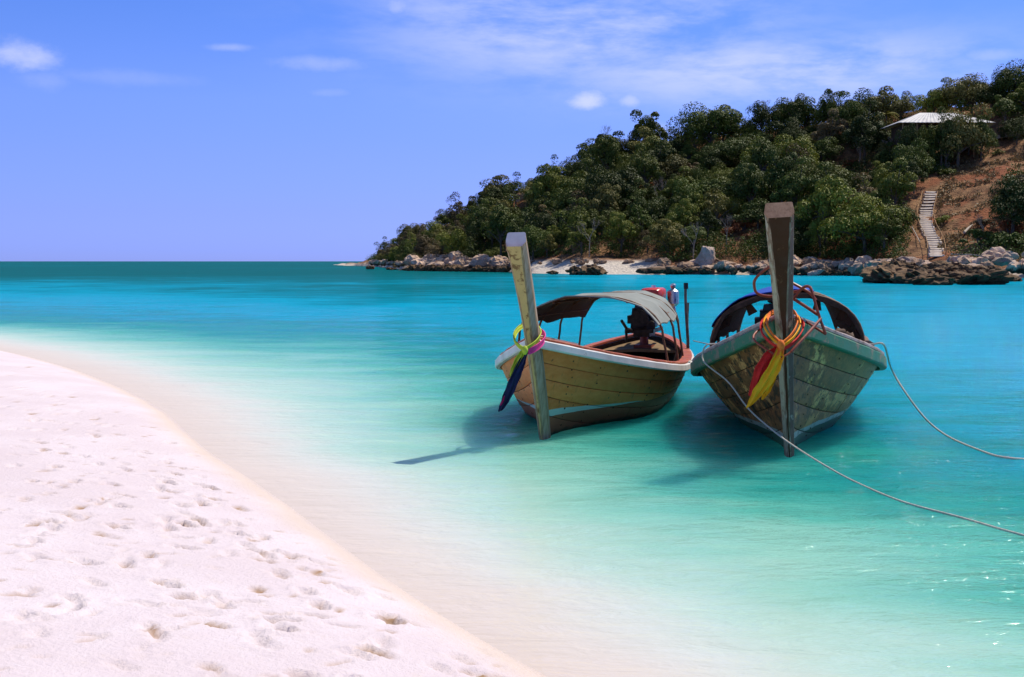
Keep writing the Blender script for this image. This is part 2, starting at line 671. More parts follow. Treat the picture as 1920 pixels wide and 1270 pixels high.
beach = link('beach', np_mesh('beach', V, grid_faces(*GX.shape), M['sand'], True))
at_ = beach.data.attributes.new('pit_tint', 'FLOAT', 'POINT')
at_.data.foreach_set('value', PIT_TINT.ravel().astype(np.float32))
tag(beach, kind='structure')
beach['label'] = 'white sand beach with footprints sloping into the clear shallows'

# ------------------------------------------------------------------ sea
M['sea'], k, b, out = mat('sea')
k.n.remove(b)
geo = k.node('ShaderNodeNewGeometry')
pos = geo.outputs['Position']
dep = k.node('ShaderNodeAttribute', attribute_name='depth').outputs['Fac']
mott = k.noise(k.scale(pos, (0.55, 1.3, 1), rot=(0, 0, 0.15)), 0.55, 4, 0.6, 0.4)
dv = k.math('MULTIPLY', dep, k.mapr(mott, 0.25, 0.75, 0.80, 1.22))
body = k.ramp(k.mapr(dv, 0.0, 8.0, smooth=False),
              [(0.0, (0.64, 0.54, 0.475)), (0.008, (0.64, 0.58, 0.52)), (0.018, (0.60, 0.62, 0.565)), (0.036, (0.45, 0.62, 0.53)), (0.066, (0.27, 0.555, 0.45)), (0.105, (0.10, 0.42, 0.335)),
               (0.15, (0.020, 0.29, 0.255)), (0.21, (0.003, 0.245, 0.285)), (0.28, (0.002, 0.31, 0.47)), (0.34, (0.002, 0.30, 0.46)), (0.45, (0.001, 0.21, 0.30)), (0.60, (0.001, 0.135, 0.165)), (0.80, (0.001, 0.115, 0.13)), (1.0, (0.001, 0.105, 0.115))])
# ripples: short crests mostly lying across the view towards the beach
w1 = k.noise(k.scale(pos, (0.9, 2.2, 1), rot=(0, 0, 0.25)), 2.6, 4, 0.6, 0.5)
w2 = k.noise(k.scale(pos, (1.0, 1.9, 1), rot=(0, 0, -0.2)), 8.0, 3, 0.6, 0.3)
w3 = k.noise(k.scale(pos, (0.5, 1.2, 1), rot=(0, 0, 0.1)), 0.35, 4, 0.6, 0.3)
calm = k.math('ADD', k.mapr(dep, 0.0, 0.9, 0.35, 1.0), k.mapr(dep, 1.5, 2.6, 0.0, 0.5))
h = k.math('ADD', k.math('MULTIPLY', w1, 0.064), k.math('MULTIPLY', w2, 0.018))
h = k.math('ADD', h, k.math('MULTIPLY', w3, 0.25))
nrm = k.bump(k.math('MULTIPLY', h, calm), 1.0, 1.0)
dif = k.node('ShaderNodeSubsurfaceScattering', falloff='BURLEY')
k.put(dif.inputs[0], body)
dif.inputs['Scale'].default_value = 1.5
dif.inputs['Radius'].default_value = (0.6, 1.0, 1.0)
k.put(dif.inputs['Normal'], nrm)
df2 = k.node('ShaderNodeBsdfDiffuse')
k.put(df2.inputs[0], body)
k.put(df2.inputs['Normal'], nrm)
mx = k.node('ShaderNodeMixShader')
k.put(mx.inputs[0], k.mapr(dep, 0.12, 0.8))
k.l.new(df2.outputs[0], mx.inputs[1])
k.l.new(dif.outputs[0], mx.inputs[2])
gl = k.node('ShaderNodeBsdfGlossy')
gl.inputs['Roughness'].default_value = 0.055
gl.inputs[0].default_value = (1, 1, 1, 1)
k.put(gl.inputs['Normal'], nrm)
fr = k.node('ShaderNodeFresnel')
fr.inputs[0].default_value = 1.33
k.put(fr.inputs['Normal'], nrm)
fm = k.math('MULTIPLY', k.math('MINIMUM', fr.outputs[0], k.math('MINIMUM', k.mapr(dep, 1.7, 3.0, 0.60, 0.10), k.mapr(dep, 0.0, 1.0, 0.12, 0.60))), 0.72)
mx2 = k.node('ShaderNodeMixShader')
k.put(mx2.inputs[0], fm)
k.l.new(mx.outputs[0], mx2.inputs[1])
k.l.new(gl.outputs[0], mx2.inputs[2])
k.l.new(mx2.outputs[0], out.inputs[0])

sx = axis((-12.0, 8.0), 0.10, -9000, 9000, 1.035)
sy = axis((3.0, 26.0), 0.10, -60, 16000, 1.03)
SX, SY = np.meshgrid(sx, sy)
SD = sea_depth(SX, SY, np.maximum(shore_dist(SX, SY), 0.0))
wave = 0.010 * fbm(SX * 0.9, SY * 1.7, 3, 21) + 0.012 * fbm(SX * 0.25, SY * 0.6, 2, 31)
SZ = wave * np.clip(SD / 0.7, 0.12, 1)
V = np.stack([SX.ravel(), SY.ravel(), SZ.ravel()], 1)
sea_me = np_mesh('sea', V, grid_faces(*SX.shape), M['sea'], True)
at = sea_me.attributes.new('depth', 'FLOAT', 'POINT')
at.data.foreach_set('value', SD.ravel().astype(np.float32))
sea = link('sea', sea_me)
tag(sea, kind='structure')
sea['label'] = 'clear turquoise sea, pale over the sand and deep teal far out'

# ------------------------------------------------------------------ the headland
T_PX = np.array([560, 660, 690, 725, 755, 775, 850, 950, 1000, 1100, 1300, 1450, 1600, 1700, 1920, 2300])
T_DS = np.array([520, 480, 430, 350, 265, 232, 222, 206, 182, 168, 166, 160, 154, 140, 131, 122])
S_PX = np.array([560, 650, 690, 740, 800, 850, 900, 1000, 1060, 1100, 1200, 1300, 1400, 1500, 1620, 1750, 1850, 1920, 2300])
S_PY = np.array([560, 500, 488, 468, 445, 420, 392, 358, 332, 305, 286, 262, 250, 235, 222, 205, 190, 172, 120])
S_DR = np.interp(S_PX, [560, 690, 740, 800, 900, 1100, 1300, 1500, 1750, 1920, 2300], [560, 450, 385, 300, 268, 246, 236, 226, 212, 206, 195])


def hill_z(x, y):
    y = np.maximum(y, 1.0)
    px = 960 + FOC * x / y
    ds = np.interp(px, T_PX, T_DS)
    dr = np.interp(px, S_PX, S_DR)
    H = CAMH + (HORY - np.interp(px, S_PX, S_PY)) / FOC * dr
    q = (y - ds) / np.maximum(dr - ds, 10)
    up = np.where(q < 0, q * 7.0, np.clip(q, 0, 1) ** 1.05 * (1 - 0.12 * np.sin(np.clip(q, 0, 1) * math.pi)) * H)
    up = np.where(q > 1, H * (1 - 0.25 * np.clip(q - 1, 0, 3)), up)
    # the little white beach: a flat shelf at the foot
    cove = np.exp(-((px - 1105) / 120.0) ** 4)
    shelf = np.interp(q, [-0.3, 0, 0.10, 0.2, 0.32], [-2, 0, 0.9, 2.2, 6.0])
    up = np.where((q < 0.32), up * (1 - cove) + np.minimum(up, shelf) * cove, up)
    n = fbm(x / 11.0, y / 11.0, 4, 40) * np.clip(q * 4, 0, 1) * 0.9 + fbm(x / 3.0, y / 3.0, 3, 44) * np.clip(q * 6, 0, 1) * 0.22
    return np.maximum(up + n, -6.0)


def hz(x, y):
    return float(hill_z(np.array([x]), np.array([y]))[0])


def at_hill(px, py):
    d = ray(px, py)
    ys = np.arange(80.0, 520.0, 0.25)
    z = hill_z(ys * d.x / d.y, ys)
    rz = CAMH + ys * d.z / d.y
    hit = np.nonzero(rz <= z)[0]
    if len(hit) == 0:
        return None
    y = ys[hit[0]]
    return Vector((y * d.x / d.y, y, float(z[hit[0]])))


M['hill'], k, b, out = mat('hill')
pos = k.node('ShaderNodeNewGeometry').outputs['Position']
sz = k.sep(pos)
n1 = k.noise(pos, 0.11, 5, 0.6)
n2 = k.noise(pos, 0.55, 7, 0.68)
n3 = k.noise(pos, 2.2, 5, 0.65)
soil = k.mix(k.mapr(n2, 0.36, 0.66), (0.15, 0.070, 0.030), (0.40, 0.215, 0.10))
soil = k.mix(k.mapr(n1, 0.48, 0.62, 0, 0.8), soil, (0.34, 0.10, 0.04))
soil = k.mix(k.mapr(n3, 0.56, 0.72, 0, 0.7), soil, (0.055, 0.05, 0.022))
sandc = k.mix(n3, (0.74, 0.62, 0.50), (0.82, 0.74, 0.64))
cov = k.node('ShaderNodeAttribute', attribute_name='cove').outputs['Fac']
col = k.mix(cov, soil, sandc)
k.put(b.inputs['Base Color'], col)
b.inputs['Roughness'].default_value = 0.95
hh = k.math('ADD', n2, k.math('MULTIPLY', n3, 0.4))
k.put(b.inputs['Normal'], k.bump(hh, 1.0, 0.9))

ht = np.linspace((560 - 960) / FOC, (2300 - 960) / FOC, 420)
hd = np.concatenate([np.arange(84, 250, 0.8), np.arange(250, 640, 3.0)])
HT, HD = np.meshgrid(ht, hd)
HX, HY = HT * HD, HD
HZ = hill_z(HX, HY)
V = np.stack([HX.ravel(), HY.ravel(), HZ.ravel()], 1)
hm = np_mesh('headland', V, grid_faces(*HX.shape), M['hill'], True)
hpx = 960 + FOC * HX / HY
cv = np.clip(1.4 - np.abs((hpx - 1105) / 128.0) ** 3, 0, 1) * np.clip((2.1 - HZ) / 0.4, 0, 1)
cv = np.maximum(cv, 0.75 * np.clip((1.0 - HZ) / 0.4, 0, 1))
at = hm.attributes.new('cove', 'FLOAT', 'POINT')
at.data.foreach_set('value', cv.ravel().astype(np.float32))
hill = link('headland', hm)
tag(hill, kind='structure')
hill['label'] = 'wooded headland rising behind the boats'

# ------------------------------------------------------------------ boats
class Hull:
    def __init__(self, L, B, zbow, zmid, zst, rake, ztop, pmid=0.5, sm=0.42, keel=-0.30, foot=-0.02):
        self.foot = foot
        self.L, self.B, self.zbow, self.zmid, self.zst = L, B, zbow, zmid, zst
        self.r1, self.r2, self.ztop = rake[0], rake[1], ztop
        self.pmid, self.sm, self.keel = pmid, sm, keel

    def xs(self, z):
        return self.r1 * z + self.r2 * z * abs(z)

    def zg(self, s):
        if s < 0.6:
            return self.zmid + (self.zbow - self.zmid) * (1 - s / 0.6) ** 2.0
        return self.zmid + (self.zst - self.zmid) * ((s - 0.6) / 0.4) ** 2

    def zk(self, s):
        return self.keel + 0.30 * max(0.0, (s - 0.75) / 0.25) ** 2 + (self.foot - self.keel) * max(0.0, 1 - s / 0.35) ** 2

    def beam(self, s):
        sm = self.sm
        if s < sm:
            return math.sin(math.pi / 2 * s / sm) ** 0.92
        q = (s - sm) / (1 - sm)
        return max(0.0, 1 - q ** 2.6) ** 0.62 * (1 - 0.10 * q)

    def P(self, s, w, side=1, off=0.0):
        z0 = self.foot + (self.zbow - self.foot) * w
        xa = self.xs(z0)
        xe = -self.L + 0.35 * (1 - w)
        x = xa + (xe - xa) * s
        z = self.zk(s) + (self.zg(s) - self.zk(s)) * w
        e = min(1.0, s / 0.30)
        p = 1.0 * (1 - e) + self.pmid * e
        y = self.B * self.beam(s) * (max(w, 0) ** p)
        y *= 1 + 0.05 * w
        v = Vector((x, side * y, z))
        if off:
            h = 1e-3
            s2, w2 = min(s + h, 1), min(w + h, 1)
            du = self.P(s2, w, side) - self.P(s2 - h, w, side)
            dw = self.P(s, w2, side) - self.P(s, w2 - h, side)
            n = du.cross(dw)
            if n.length > 1e-12:
                n.normalize()
                if n.y * side < 0:
                    n = -n
                v = v + n * off
        return v


def make_boat(hull, loc, yaw, roll, mats, strakes, name='longtail_boat', rail=(0.07, 0.085), cap=(0.10, 0.03), post=None, seed=1):
    rr = random.Random(seed)
    root = empty(name, loc, (roll, 0, yaw))
    S = [i / 44 for i in range(45)]
    # inner skin, both sides, closed inside
    m = MB()
    for sd in (1, -1):
        P = [[hull.P(s, w, sd, -0.03) for w in (0, .12, .25, .4, .55, .7, .85, 0.99)] for s in S]
        T = [[hull.P(s, w, sd, -0.006) - hull.P(s, w, sd, -0.03) for w in (0, .12, .25, .4, .55, .7, .85, 0.99)] for s in S]
        m.grid(P if sd > 0 else [r for r in P], 0, T)
    m.build('hull_lining', mats['lining'], root, True)
    # outer planks, strake by strake
    for sd in (1, -1):
        for r in range(len(strakes) - 1):
            w0, w1 = strakes[r], strakes[r + 1]
            cuts = [0.012]
            while cuts[-1] < 0.86:
                cuts.append(min(1.0, cuts[-1] + rr.uniform(0.20, 0.36)))
            cuts[-1] = 0.998
            for a, b_ in zip(cuts[:-1], cuts[1:]):
                n = max(4, int((b_ - a) * 36))
                ga, gw = 0.0006, 0.0035
                d = rr.uniform(0.014, 0.019)
                rows_o, rows_t = [], []
                for i in range(n + 1):
                    s = a + ga + (b_ - a - 2 * ga) * i / n
                    ro, rt = [], []
                    for j, w in enumerate((w0 + gw, w0 + gw + .012, (w0 + w1) / 2, w1 - gw - .012, w1 - gw)):
                        e = d - (0.004 if j in (0, 4) else 0)
                        o_ = hull.P(s, w, sd, e)
                        ro.append(o_)
                        rt.append(hull.P(s, w, sd, -0.004) - o_)
                    rows_o.append(ro)
                    rows_t.append(rt)
                mb = MB().grid(rows_o, 0, rows_t)
                mb.build('plank', mats['plank'], root, True)
    # rub rail and cap along the sheer
    for sd in (1, -1):
        for nm, mt, ow, oh, z0, inn in (('rub_rail', mats['rail'], rail[0], rail[1], -rail[1] * 0.62, 0.0), ('gunwale_cap', mats['cap'], cap[0], cap[1], rail[1] * 0.38, cap[0] * 0.86)):
            rings = []
            for i, s in enumerate([0.004 + 0.996 * (j / 60) for j in range(61)]):
                p = hull.P(s, 1.0, sd)
                ds = 0.004
                q = hull.P(min(s + ds, 1), 1.0, sd) - hull.P(max(s - ds, 0), 1.0, sd)
                t = Vector((q.x, q.y, 0)).normalized()
                nv = Vector((-t.y, t.x, 0))
                if nv.y * sd < 0 and abs(nv.y) > 1e-3:
                    nv = -nv
                if s > 0.985:
                    nv = Vector((-0.8, 0.6 * sd, 0)).normalized() if s < 0.999 else Vector((-1, 0.0, 0))
                jit = 0.002 * math.sin(i * 1.7 + seed)
                a0 = -inn
                b0 = ow if nm == 'rub_rail' else cap[0] * 0.42
                if nm == 'gunwale_cap':
                    zb, zt = z0 + 0.003, z0 + oh
                else:
                    a0 = 0.012
                    zb, zt = z0, z0 + oh
                bev = min(0.012, oh * 0.3)
                A, B_ = p + nv * a0, p + nv * (b0 + jit)
                Z = Vector((0, 0, 1))
                r = [A + Z * zb, B_ - nv * bev + Z * zb, B_ + Z * (zb + bev), B_ + Z * (zt - bev), B_ - nv * bev + Z * (zt + jit), A + Z * zt]
                for q_ in r:
                    if q_.y * sd < 0:
                        q_.y = 0.0
                rings.append(r)
            MB().sweep(rings).build(nm, mt, root, True)
    # rusty nail heads along the frames
    m = MB()
    for sd in (1, -1):
        for s in (.07, .13, .2, .28, .36, .44, .52, .6, .68, .76, .84):
            for w in [0.12 + 0.085 * j for j in range(10)]:
                if rr.random() < 0.25:
                    continue
                s_, w_ = s + rr.uniform(-.004, .004), w + rr.uniform(-.012, .012)
                c = hull.P(s_, w_, sd, 0.0185)
                o_ = hull.P(s_, w_, sd, 0.0225) - c
                t1 = Vector((1, 0, 0))
                t2 = o_.cross(t1).normalized()
                t1 = t2.cross(o_).normalized()
                r_ = rr.uniform(0.006, 0.012)
                ring = [c + (t1 * math.cos(a) + t2 * math.sin(a)) * r_ for a in (0, 1.05, 2.09, 3.14, 4.19, 5.24)]
                m.sweep([ring, [p_ + o_ for p_ in ring]])
    nl = m.build('nail_heads', mats['nail'], root)
    nl['kind'] = 'stuff'
    # small foredeck behind the stem
    m = MB()
    rows = []
    for s in (0.006, 0.02, 0.04, 0.06, 0.08):
        a, b_ = hull.P(s, 1.0, 1), hull.P(s, 1.0, -1)
        up = Vector((0, 0, 0.02 + rail[1] * 0.38 + cap[1]))
        rows.append([b_ + up, (a + b_) / 2 + up + Vector((0, 0, 0.02)), a + up])
    m.grid(rows, 0, [[Vector((0, 0, -0.05))] * 3 for _ in rows])
    m.build('foredeck', mats['deck'], root)
    # stem and tall prow post in one piece, cut slanting at the top
    N = 44
    rings = []
    for i in range(N):
        f = i / (N - 1)
        z = hull.foot - 0.03 + (hull.ztop - hull.foot + 0.03) * f
        w, dpt = post(z)
        x = hull.xs(z)
        tx = (hull.xs(z + .01) - hull.xs(z - .01)) / .02
        t = Vector((tx, 0, 1)).normalized()
        fw = Vector((t.z, 0, -t.x))
        c = Vector((x, 0, z))
        ring = []
        ff = float(np.interp(z, [0.0, hull.zbow * 0.9, hull.zbow + 0.2, hull.ztop], [0.17, 0.14, 0.22, 0.40]))
        for fx, fy in ((0.5, ff), (-0.02, 0.5), (-0.5, 0.44), (-0.5, -0.44), (-0.02, -0.5), (0.5, -ff)):
            q = c + fw * (fx * dpt + 0.02) + Vector((0, fy * w, 0))
            if i == N - 1:
                q = q + t * (-0.10 * (fx + 0.5) * 1.1)
            ring.append(q)
        rings.append(ring)
    # worn, chipped arrises: every corner cut into a narrow uneven facet
    m = MB()
    rings2 = []
    for i, r in enumerate(rings):
        rr2 = []
        for k_ in range(6):
            c, p0, p1 = r[k_], r[k_ - 1], r[(k_ + 1) % 6]
            ch = 0.007 + 0.010 * abs(float(vnoise(np.array([i * 0.61 + k_ * 7.3]), np.array([seed * 2.7]), 6)[0]))
            for q_ in (p0, p1):
                d_ = q_ - c
                rr2.append(c + d_ * min(0.42, ch / max(d_.length, 1e-4)))
        rings2.append(rr2)
    n = 12
    m.v = [tuple(p) for r in rings2 for p in r]
    for i in range(N - 1):
        for k_ in range(n):
            a, b_ = i * n + k_, i * n + (k_ + 1) % n
            m.f.append((a, b_, b_ + n, a + n))
            side_ = k_ // 2
            m.m.append(4 if k_ % 2 == 0 else (0 if side_ == 5 else 1 if side_ in (0, 1) else 2 if side_ in (3, 4) else 1))
    m.f.append(tuple(range(n - 1, -1, -1)))
    m.m.append(0)
    m.f.append(tuple((N - 1) * n + k_ for k_ in range(n)))
    m.m.append(3)
    m.build('prow_post', [mats['post_front'], mats['post_port'], mats['post_star'], mats['post_top'], mats['post_edge']], root)
    # inner keelson, frames (ribs), floor boards, thwarts
    for s in (.2, .28, .36, .44, .52, .6, .68, .76, .84):
        for sd in (1, -1):
            m = MB()
            P = [[hull.P(s - .006, w, sd, -0.034), hull.P(s + .006, w, sd, -0.034)] for w in (.3, .45, .6, .75, .9, .97)]
            T = [[(hull.P(s, w, sd, -0.075) - hull.P(s, w, sd, -0.034))] * 2 for w in (.3, .45, .6, .75, .9, .97)]
            m.grid(P, 0, T)
            m.build('rib', mats['inner'], root)
    zf = 0.10

    def halfw(s, z):
        lo, hi = 0.0, 1.0
        for _ in range(24):
            md = (lo + hi) / 2
            if hull.P(s, md).z < z:
                lo = md
            else:
                hi = md
        return hull.P(s, lo).y

    def sx_(x):
        lo, hi = 0.0, 1.0
        for _ in range(24):
            md = (lo + hi) / 2
            if hull.P(md, 0.6).x > x:
                lo = md
            else:
                hi = md
        return lo
    for j in range(-3, 4):
        x0, x1 = -0.9, -hull.L + 1.3
        y = j * 0.19
        n = 12
        P, T = [], []
        for i in range(n + 1):
            x = x0 + (x1 - x0) * i / n
            hw = max(0.03, halfw(sx_(x), zf) - 0.06)
            a = max(-hw, min(hw, y - .09))
            b_ = max(-hw, min(hw, y + .09))
            if b_ - a < 0.01:
                b_ = a + 0.01
            P.append([Vector((x, a, zf)), Vector((x, b_, zf))])
            T.append([Vector((0, 0, -.025))] * 2)
        MB().grid(P, 0, T).build('floorboard', mats['inner'], root)
    root['_hw'] = 0
    del root['_hw']
    return root, halfw, sx_


def world_pt(root, p):
    Mx = Matrix.Translation(root.location) @ root.rotation_euler.to_matrix().to_4x4()
    return Mx @ Vector(p)


# left boat, sandy bare wood ------------------------------------------------
def hull_plank_left():
    m, k, b, out = mat('bare_tan_hull_planks')
    oi = k.node('ShaderNodeObjectInfo').outputs['Random']
    c = coord(k)
    x, y, z = k.sep(c)
    g = k.noise(k.scale(c, (1.2, 5, 7)), 3.0, 8, 0.68, 0.3)
    st = k.noise(c, 1.7, 6, 0.62)
    drip = k.noise(k.scale(c, (9, 9, 0.8)), 1.6, 6, 0.65)
    col = k.mix(k.mapr(g, 0.28, 0.72), (0.84, 0.215, 0.048), (0.96, 0.305, 0.085))
    col = k.mix(k.mapr(st, 0.5, 0.72, 0, 0.55), col, (0.48, 0.15, 0.040))
    col = k.mix(k.mapr(drip, 0.56, 0.75, 0, 0.5), col, (0.28, 0.10, 0.035))
    spots = k.noise(c, 13.0, 3, 0.5)
    col = k.mix(k.mapr(spots, 0.69, 0.75, 0, 0.85), col, (0.06, 0.04, 0.02))
    v = k.mapr(oi, 0, 1, 0.84, 1.13, smooth=False)
    col = k.mix(1.0, col, k.comb(v, v, v), 'MULTIPLY')
    e = k.math('MULTIPLY', k.math('SUBTRACT', st, 0.5), 0.03)
    zz_ = k.math('ADD', z, e)
    top = k.math('ADD', 0.19, k.math('MULTIPLY', k.mapr(x, -1.9, -0.1, 0, 1, smooth=False), 0.085))
    col = k.mix(k.math('LESS_THAN', zz_, top), col, k.mix(g, (0.44, 0.55, 0.52), (0.60, 0.68, 0.62)))
    top2 = k.mapr(x, -5.0, 0.0, 0.13, 0.205, smooth=False)
    top2 = k.math('MAXIMUM', top2, k.mapr(x, -2.2, -1.0, 0.205, 0.17, smooth=False))
    col = k.mix(k.math('LESS_THAN', zz_, 0.20), col, k.mix(g, (0.28, 0.085, 0.04), (0.42, 0.15, 0.075)))
    wl = k.noise(c, 6.0, 4, 0.6)
    col = k.mix(k.mapr(k.math('ADD', z, k.math('MULTIPLY', wl, 0.08)), 0.04, 0.10, 1, 0), col, (0.035, 0.035, 0.02))
    k.put(b.inputs['Base Color'], col)
    b.inputs['Roughness'].default_value = 0.62
    k.put(b.inputs['Normal'], k.bump(g, 0.35, 0.006))
    return m


def hull_plank_right():
    m, k, b, out = mat('mottled_dark_hull_planks')
    oi = k.node('ShaderNodeObjectInfo').outputs['Random']
    c = coord(k)
    x, y, z = k.sep(c)
    g = k.noise(k.scale(c, (1.2, 4, 5)), 3.0, 7, 0.68, 0.3)
    a = k.noise(c, 2.6, 8, 0.70, 0.5)
    a2 = k.noise(k.scale(c, (1, 1, 1), loc=(4, 2, 7)), 7.5, 6, 0.7)
    col = k.mix(k.mapr(g, 0.3, 0.7), (0.21, 0.070, 0.020), (0.38, 0.14, 0.042))
    col = k.mix(k.mapr(a, 0.50, 0.57), col, (0.90, 0.40, 0.13))
    col = k.mix(k.mapr(a2, 0.50, 0.60, 0, 0.9), col, (0.030, 0.022, 0.012))
    gr = k.mapr(k.math('ADD', k.math('MULTIPLY', y, 0.55), k.math('MULTIPLY', a2, 0.7)), 0.35, 0.85, 0, 0.6)
    col = k.mix(gr, col, (0.42, 0.19, 0.05))
    col = k.mix(k.mapr(k.math('ADD', z, k.math('MULTIPLY', a, 0.25)), 0.48, 0.28, 0, 0.4), col, (0.40, 0.22, 0.075))
    v = k.mapr(oi, 0, 1, 0.8, 1.15, smooth=False)
    col = k.mix(1.0, col, k.comb(v, v, v), 'MULTIPLY')
    e = k.math('MULTIPLY', k.math('SUBTRACT', a, 0.5), 0.05)
    zz_ = k.math('ADD', z, e)
    col = k.mix(k.math('LESS_THAN', zz_, 0.17), col, k.mix(k.mapr(a2, 0.45, 0.7), (0.50, 0.53, 0.42), (0.22, 0.23, 0.15)))
    col = k.mix(k.math('LESS_THAN', zz_, 0.115), col, (0.07, 0.15, 0.085))
    k.put(b.inputs['Base Color'], col)
    b.inputs['Roughness'].default_value = 0.6
    k.put(b.inputs['Normal'], k.bump(k.math('ADD', g, a2), 0.4, 0.008))
    return m


GREY_WOOD = dict(c_dark=(0.16, 0.12, 0.09), c_mid=(0.34, 0.28, 0.22), c_pale=(0.52, 0.46, 0.39))
inner_w = wood_mat('inner_wood', (0.12, 0.075, 0.035), (0.30, 0.19, 0.09), (0.46, 0.31, 0.16), (5, 1, 5))
MATL = dict(plank=hull_plank_left(), lining=wood_mat('dark_inner_hull', (0.03, 0.02, 0.014), (0.075, 0.048, 0.03), (0.14, 0.09, 0.055), (1, 6, 6)),  # inner skin in very dark brown wood
            rail=paint_mat('chipped_white_paint', (0.74, 0.72, 0.70), (0.32, 0.26, 0.19), (0.62, 0.72)),
            cap=paint_mat('faded_red_paint', (0.42, 0.085, 0.035), (0.50, 0.22, 0.12), (0.52, 0.68)),
            deck=paint_mat('old_white_deck_paint', (0.66, 0.62, 0.50), (0.30, 0.25, 0.16), (0.55, 0.65)),
            post_front=paint_mat('peeling_cream_post_paint', (0.56, 0.38, 0.15), (0.20, 0.11, 0.045), (0.54, 0.62), 0.8, 9),
            post_port=wood_mat('grey_weathered_post', (0.24, 0.15, 0.09), (0.46, 0.32, 0.22), (0.58, 0.44, 0.34), (6, 6, 1)),
            post_star=paint_mat('peeling_cream_post_paint_side', (0.48, 0.37, 0.19), (0.20, 0.14, 0.07), (0.5, 0.6), 0.7, 9),
            post_top=paint_mat('white_post_top', (0.74, 0.70, 0.70), (0.5, 0.35, 0.25), (0.6, 0.75)), inner=inner_w)
MATL['nail'] = simple_mat('rusty_nail', (0.035, 0.018, 0.009), (0.10, 0.045, 0.02), 30, 0.8, 0.0)
MATL['post_edge'] = wood_mat('bare_worn_edge', (0.16, 0.09, 0.045), (0.34, 0.22, 0.12), (0.50, 0.36, 0.22), (6, 6, 1))
MATR = dict(nail=MATL['nail'], post_edge=wood_mat('pale_worn_edge', (0.10, 0.05, 0.025), (0.30, 0.20, 0.13), (0.55, 0.45, 0.36), (5, 5, 2)), plank=hull_plank_right(), lining=MATL['lining'],
            rail=paint_mat('worn_green_paint', (0.045, 0.20, 0.105), (0.27, 0.21, 0.15), (0.50, 0.60), 0.55, 7),
            cap=wood_mat('bleached_pinkish_wood', (0.22, 0.15, 0.125), (0.44, 0.34, 0.31), (0.62, 0.54, 0.52), (1, 5, 5)),
            deck=paint_mat('worn_green_deck_paint', (0.06, 0.17, 0.07), (0.26, 0.22, 0.13), (0.48, 0.6)),
            post_front=paint_mat('dark_brown_post', (0.075, 0.026, 0.010), (0.20, 0.10, 0.05), (0.58, 0.70), 0.85, 9, (0.03, 0.012, 0.006)),
            post_port=paint_mat('brown_post_edge', (0.12, 0.05, 0.024), (0.44, 0.33, 0.24), (0.55, 0.66), 0.7, 7),
            post_star=paint_mat('pale_green_post_side', (0.50, 0.42, 0.26), (0.26, 0.15, 0.08), (0.50, 0.62), 0.7, 6),
            post_top=wood_mat('bare_post_top', (0.18, 0.10, 0.06), (0.30, 0.18, 0.11), (0.40, 0.26, 0.17)), inner=inner_w)


def yaw_of(alpha):
    return math.atan2(-math.cos(alpha), -math.sin(alpha))


hullL = Hull(6.5, 0.98, 1.0, 0.47, 0.66, (0.33, 0.075), 2.04, pmid=0.27)
pL = at_z(1021, 819)
boatL, hwL, sxL = make_boat(hullL, pL, yaw_of(math.radians(15.9)), math.radians(1.0), MATL, [0.02, 0.26, 0.46, 0.64, 0.81, 0.985],
                            post=lambda z: (float(np.interp(z, [-.4, 0, .9, 1.3, 2.1], [.10, .11, .15, .155, .205])), float(np.interp(z, [-.4, .9, 2.1], [.22, .19, .16]))), seed=3)
tag(boatL, 'tan bare-wood longtail boat with white rim and grey cloth canopy', 'boat', 'longtail boats moored off the beach')

hullR = Hull(7.6, 0.94, 1.24, 0.50, 0.6, (0.22, 0.05), 2.28, pmid=0.56, sm=0.36)
pR = at_z(1480, 852)
boatR, hwR, sxR = make_boat(hullR, pR, yaw_of(math.radians(12.7)), math.radians(3.0), MATR, [0.02, 0.24, 0.44, 0.62, 0.80, 0.985], rail=(0.085, 0.125), cap=(0.15, 0.05),
                            post=lambda z: (float(np.interp(z, [-.4, 0, 1.0, 1.3, 2.4], [.085, .09, .15, .165, .27])), float(np.interp(z, [-.4, 1.0, 2.4], [.24, .22, .20]))), seed=8)
tag(boatR, 'dark mottled longtail boat with green rail seen bow-on', 'boat', 'longtail boats moored off the beach')

# ------------------------------------------------------------------ fittings of the boats
def ribbon(mb, pts, widths, across, thick=0.006, mi=0, wav=0.0, nacross=4):
    """a strip of cloth along pts; across: list of direction vectors"""
    pts = [Vector(p) for p in pts]
    P, T = [], []
    for i, p in enumerate(pts):
        a = Vector(across[i]).normalized()
        t = (pts[min(i + 1, len(pts) - 1)] - pts[max(i - 1, 0)]).normalized()
        n = t.cross(a)
        n = n.normalized() if n.length > 1e-6 else Vector((0, 1, 0))
        row, tr = [], []
        for j in range(nacross + 1):
            f = j / nacross - 0.5
            row.append(p + a * (f * widths[i] * (1 + (0.05 * math.sin(i * 0.9) if wav > 0.005 else 0))) + n * (wav * (math.sin(f * 11 + i * 0.12) + 0.5 * math.sin(f * 21 - i * 0.2))))
            tr.append(n * thick)
        P.append(row)
        T.append(tr)
    mb.grid(P, mi, T)
    return mb


def smooth_path(pts, n=6):
    """Catmull-Rom through pts"""
    pts = [Vector(p) for p in pts]
    out = []
    for i in range(len(pts) - 1):
        p0, p1, p2, p3 = pts[max(i - 1, 0)], pts[i], pts[i + 1], pts[min(i + 2, len(pts) - 1)]
        for j in range(n):
            t = j / n
            out.append(0.5 * ((2 * p1) + (p2 - p0) * t + (2 * p0 - 5 * p1 + 4 * p2 - p3) * t * t + (3 * p1 - p0 - 3 * p2 + p3) * t ** 3))
    out.append(pts[-1])
    return out


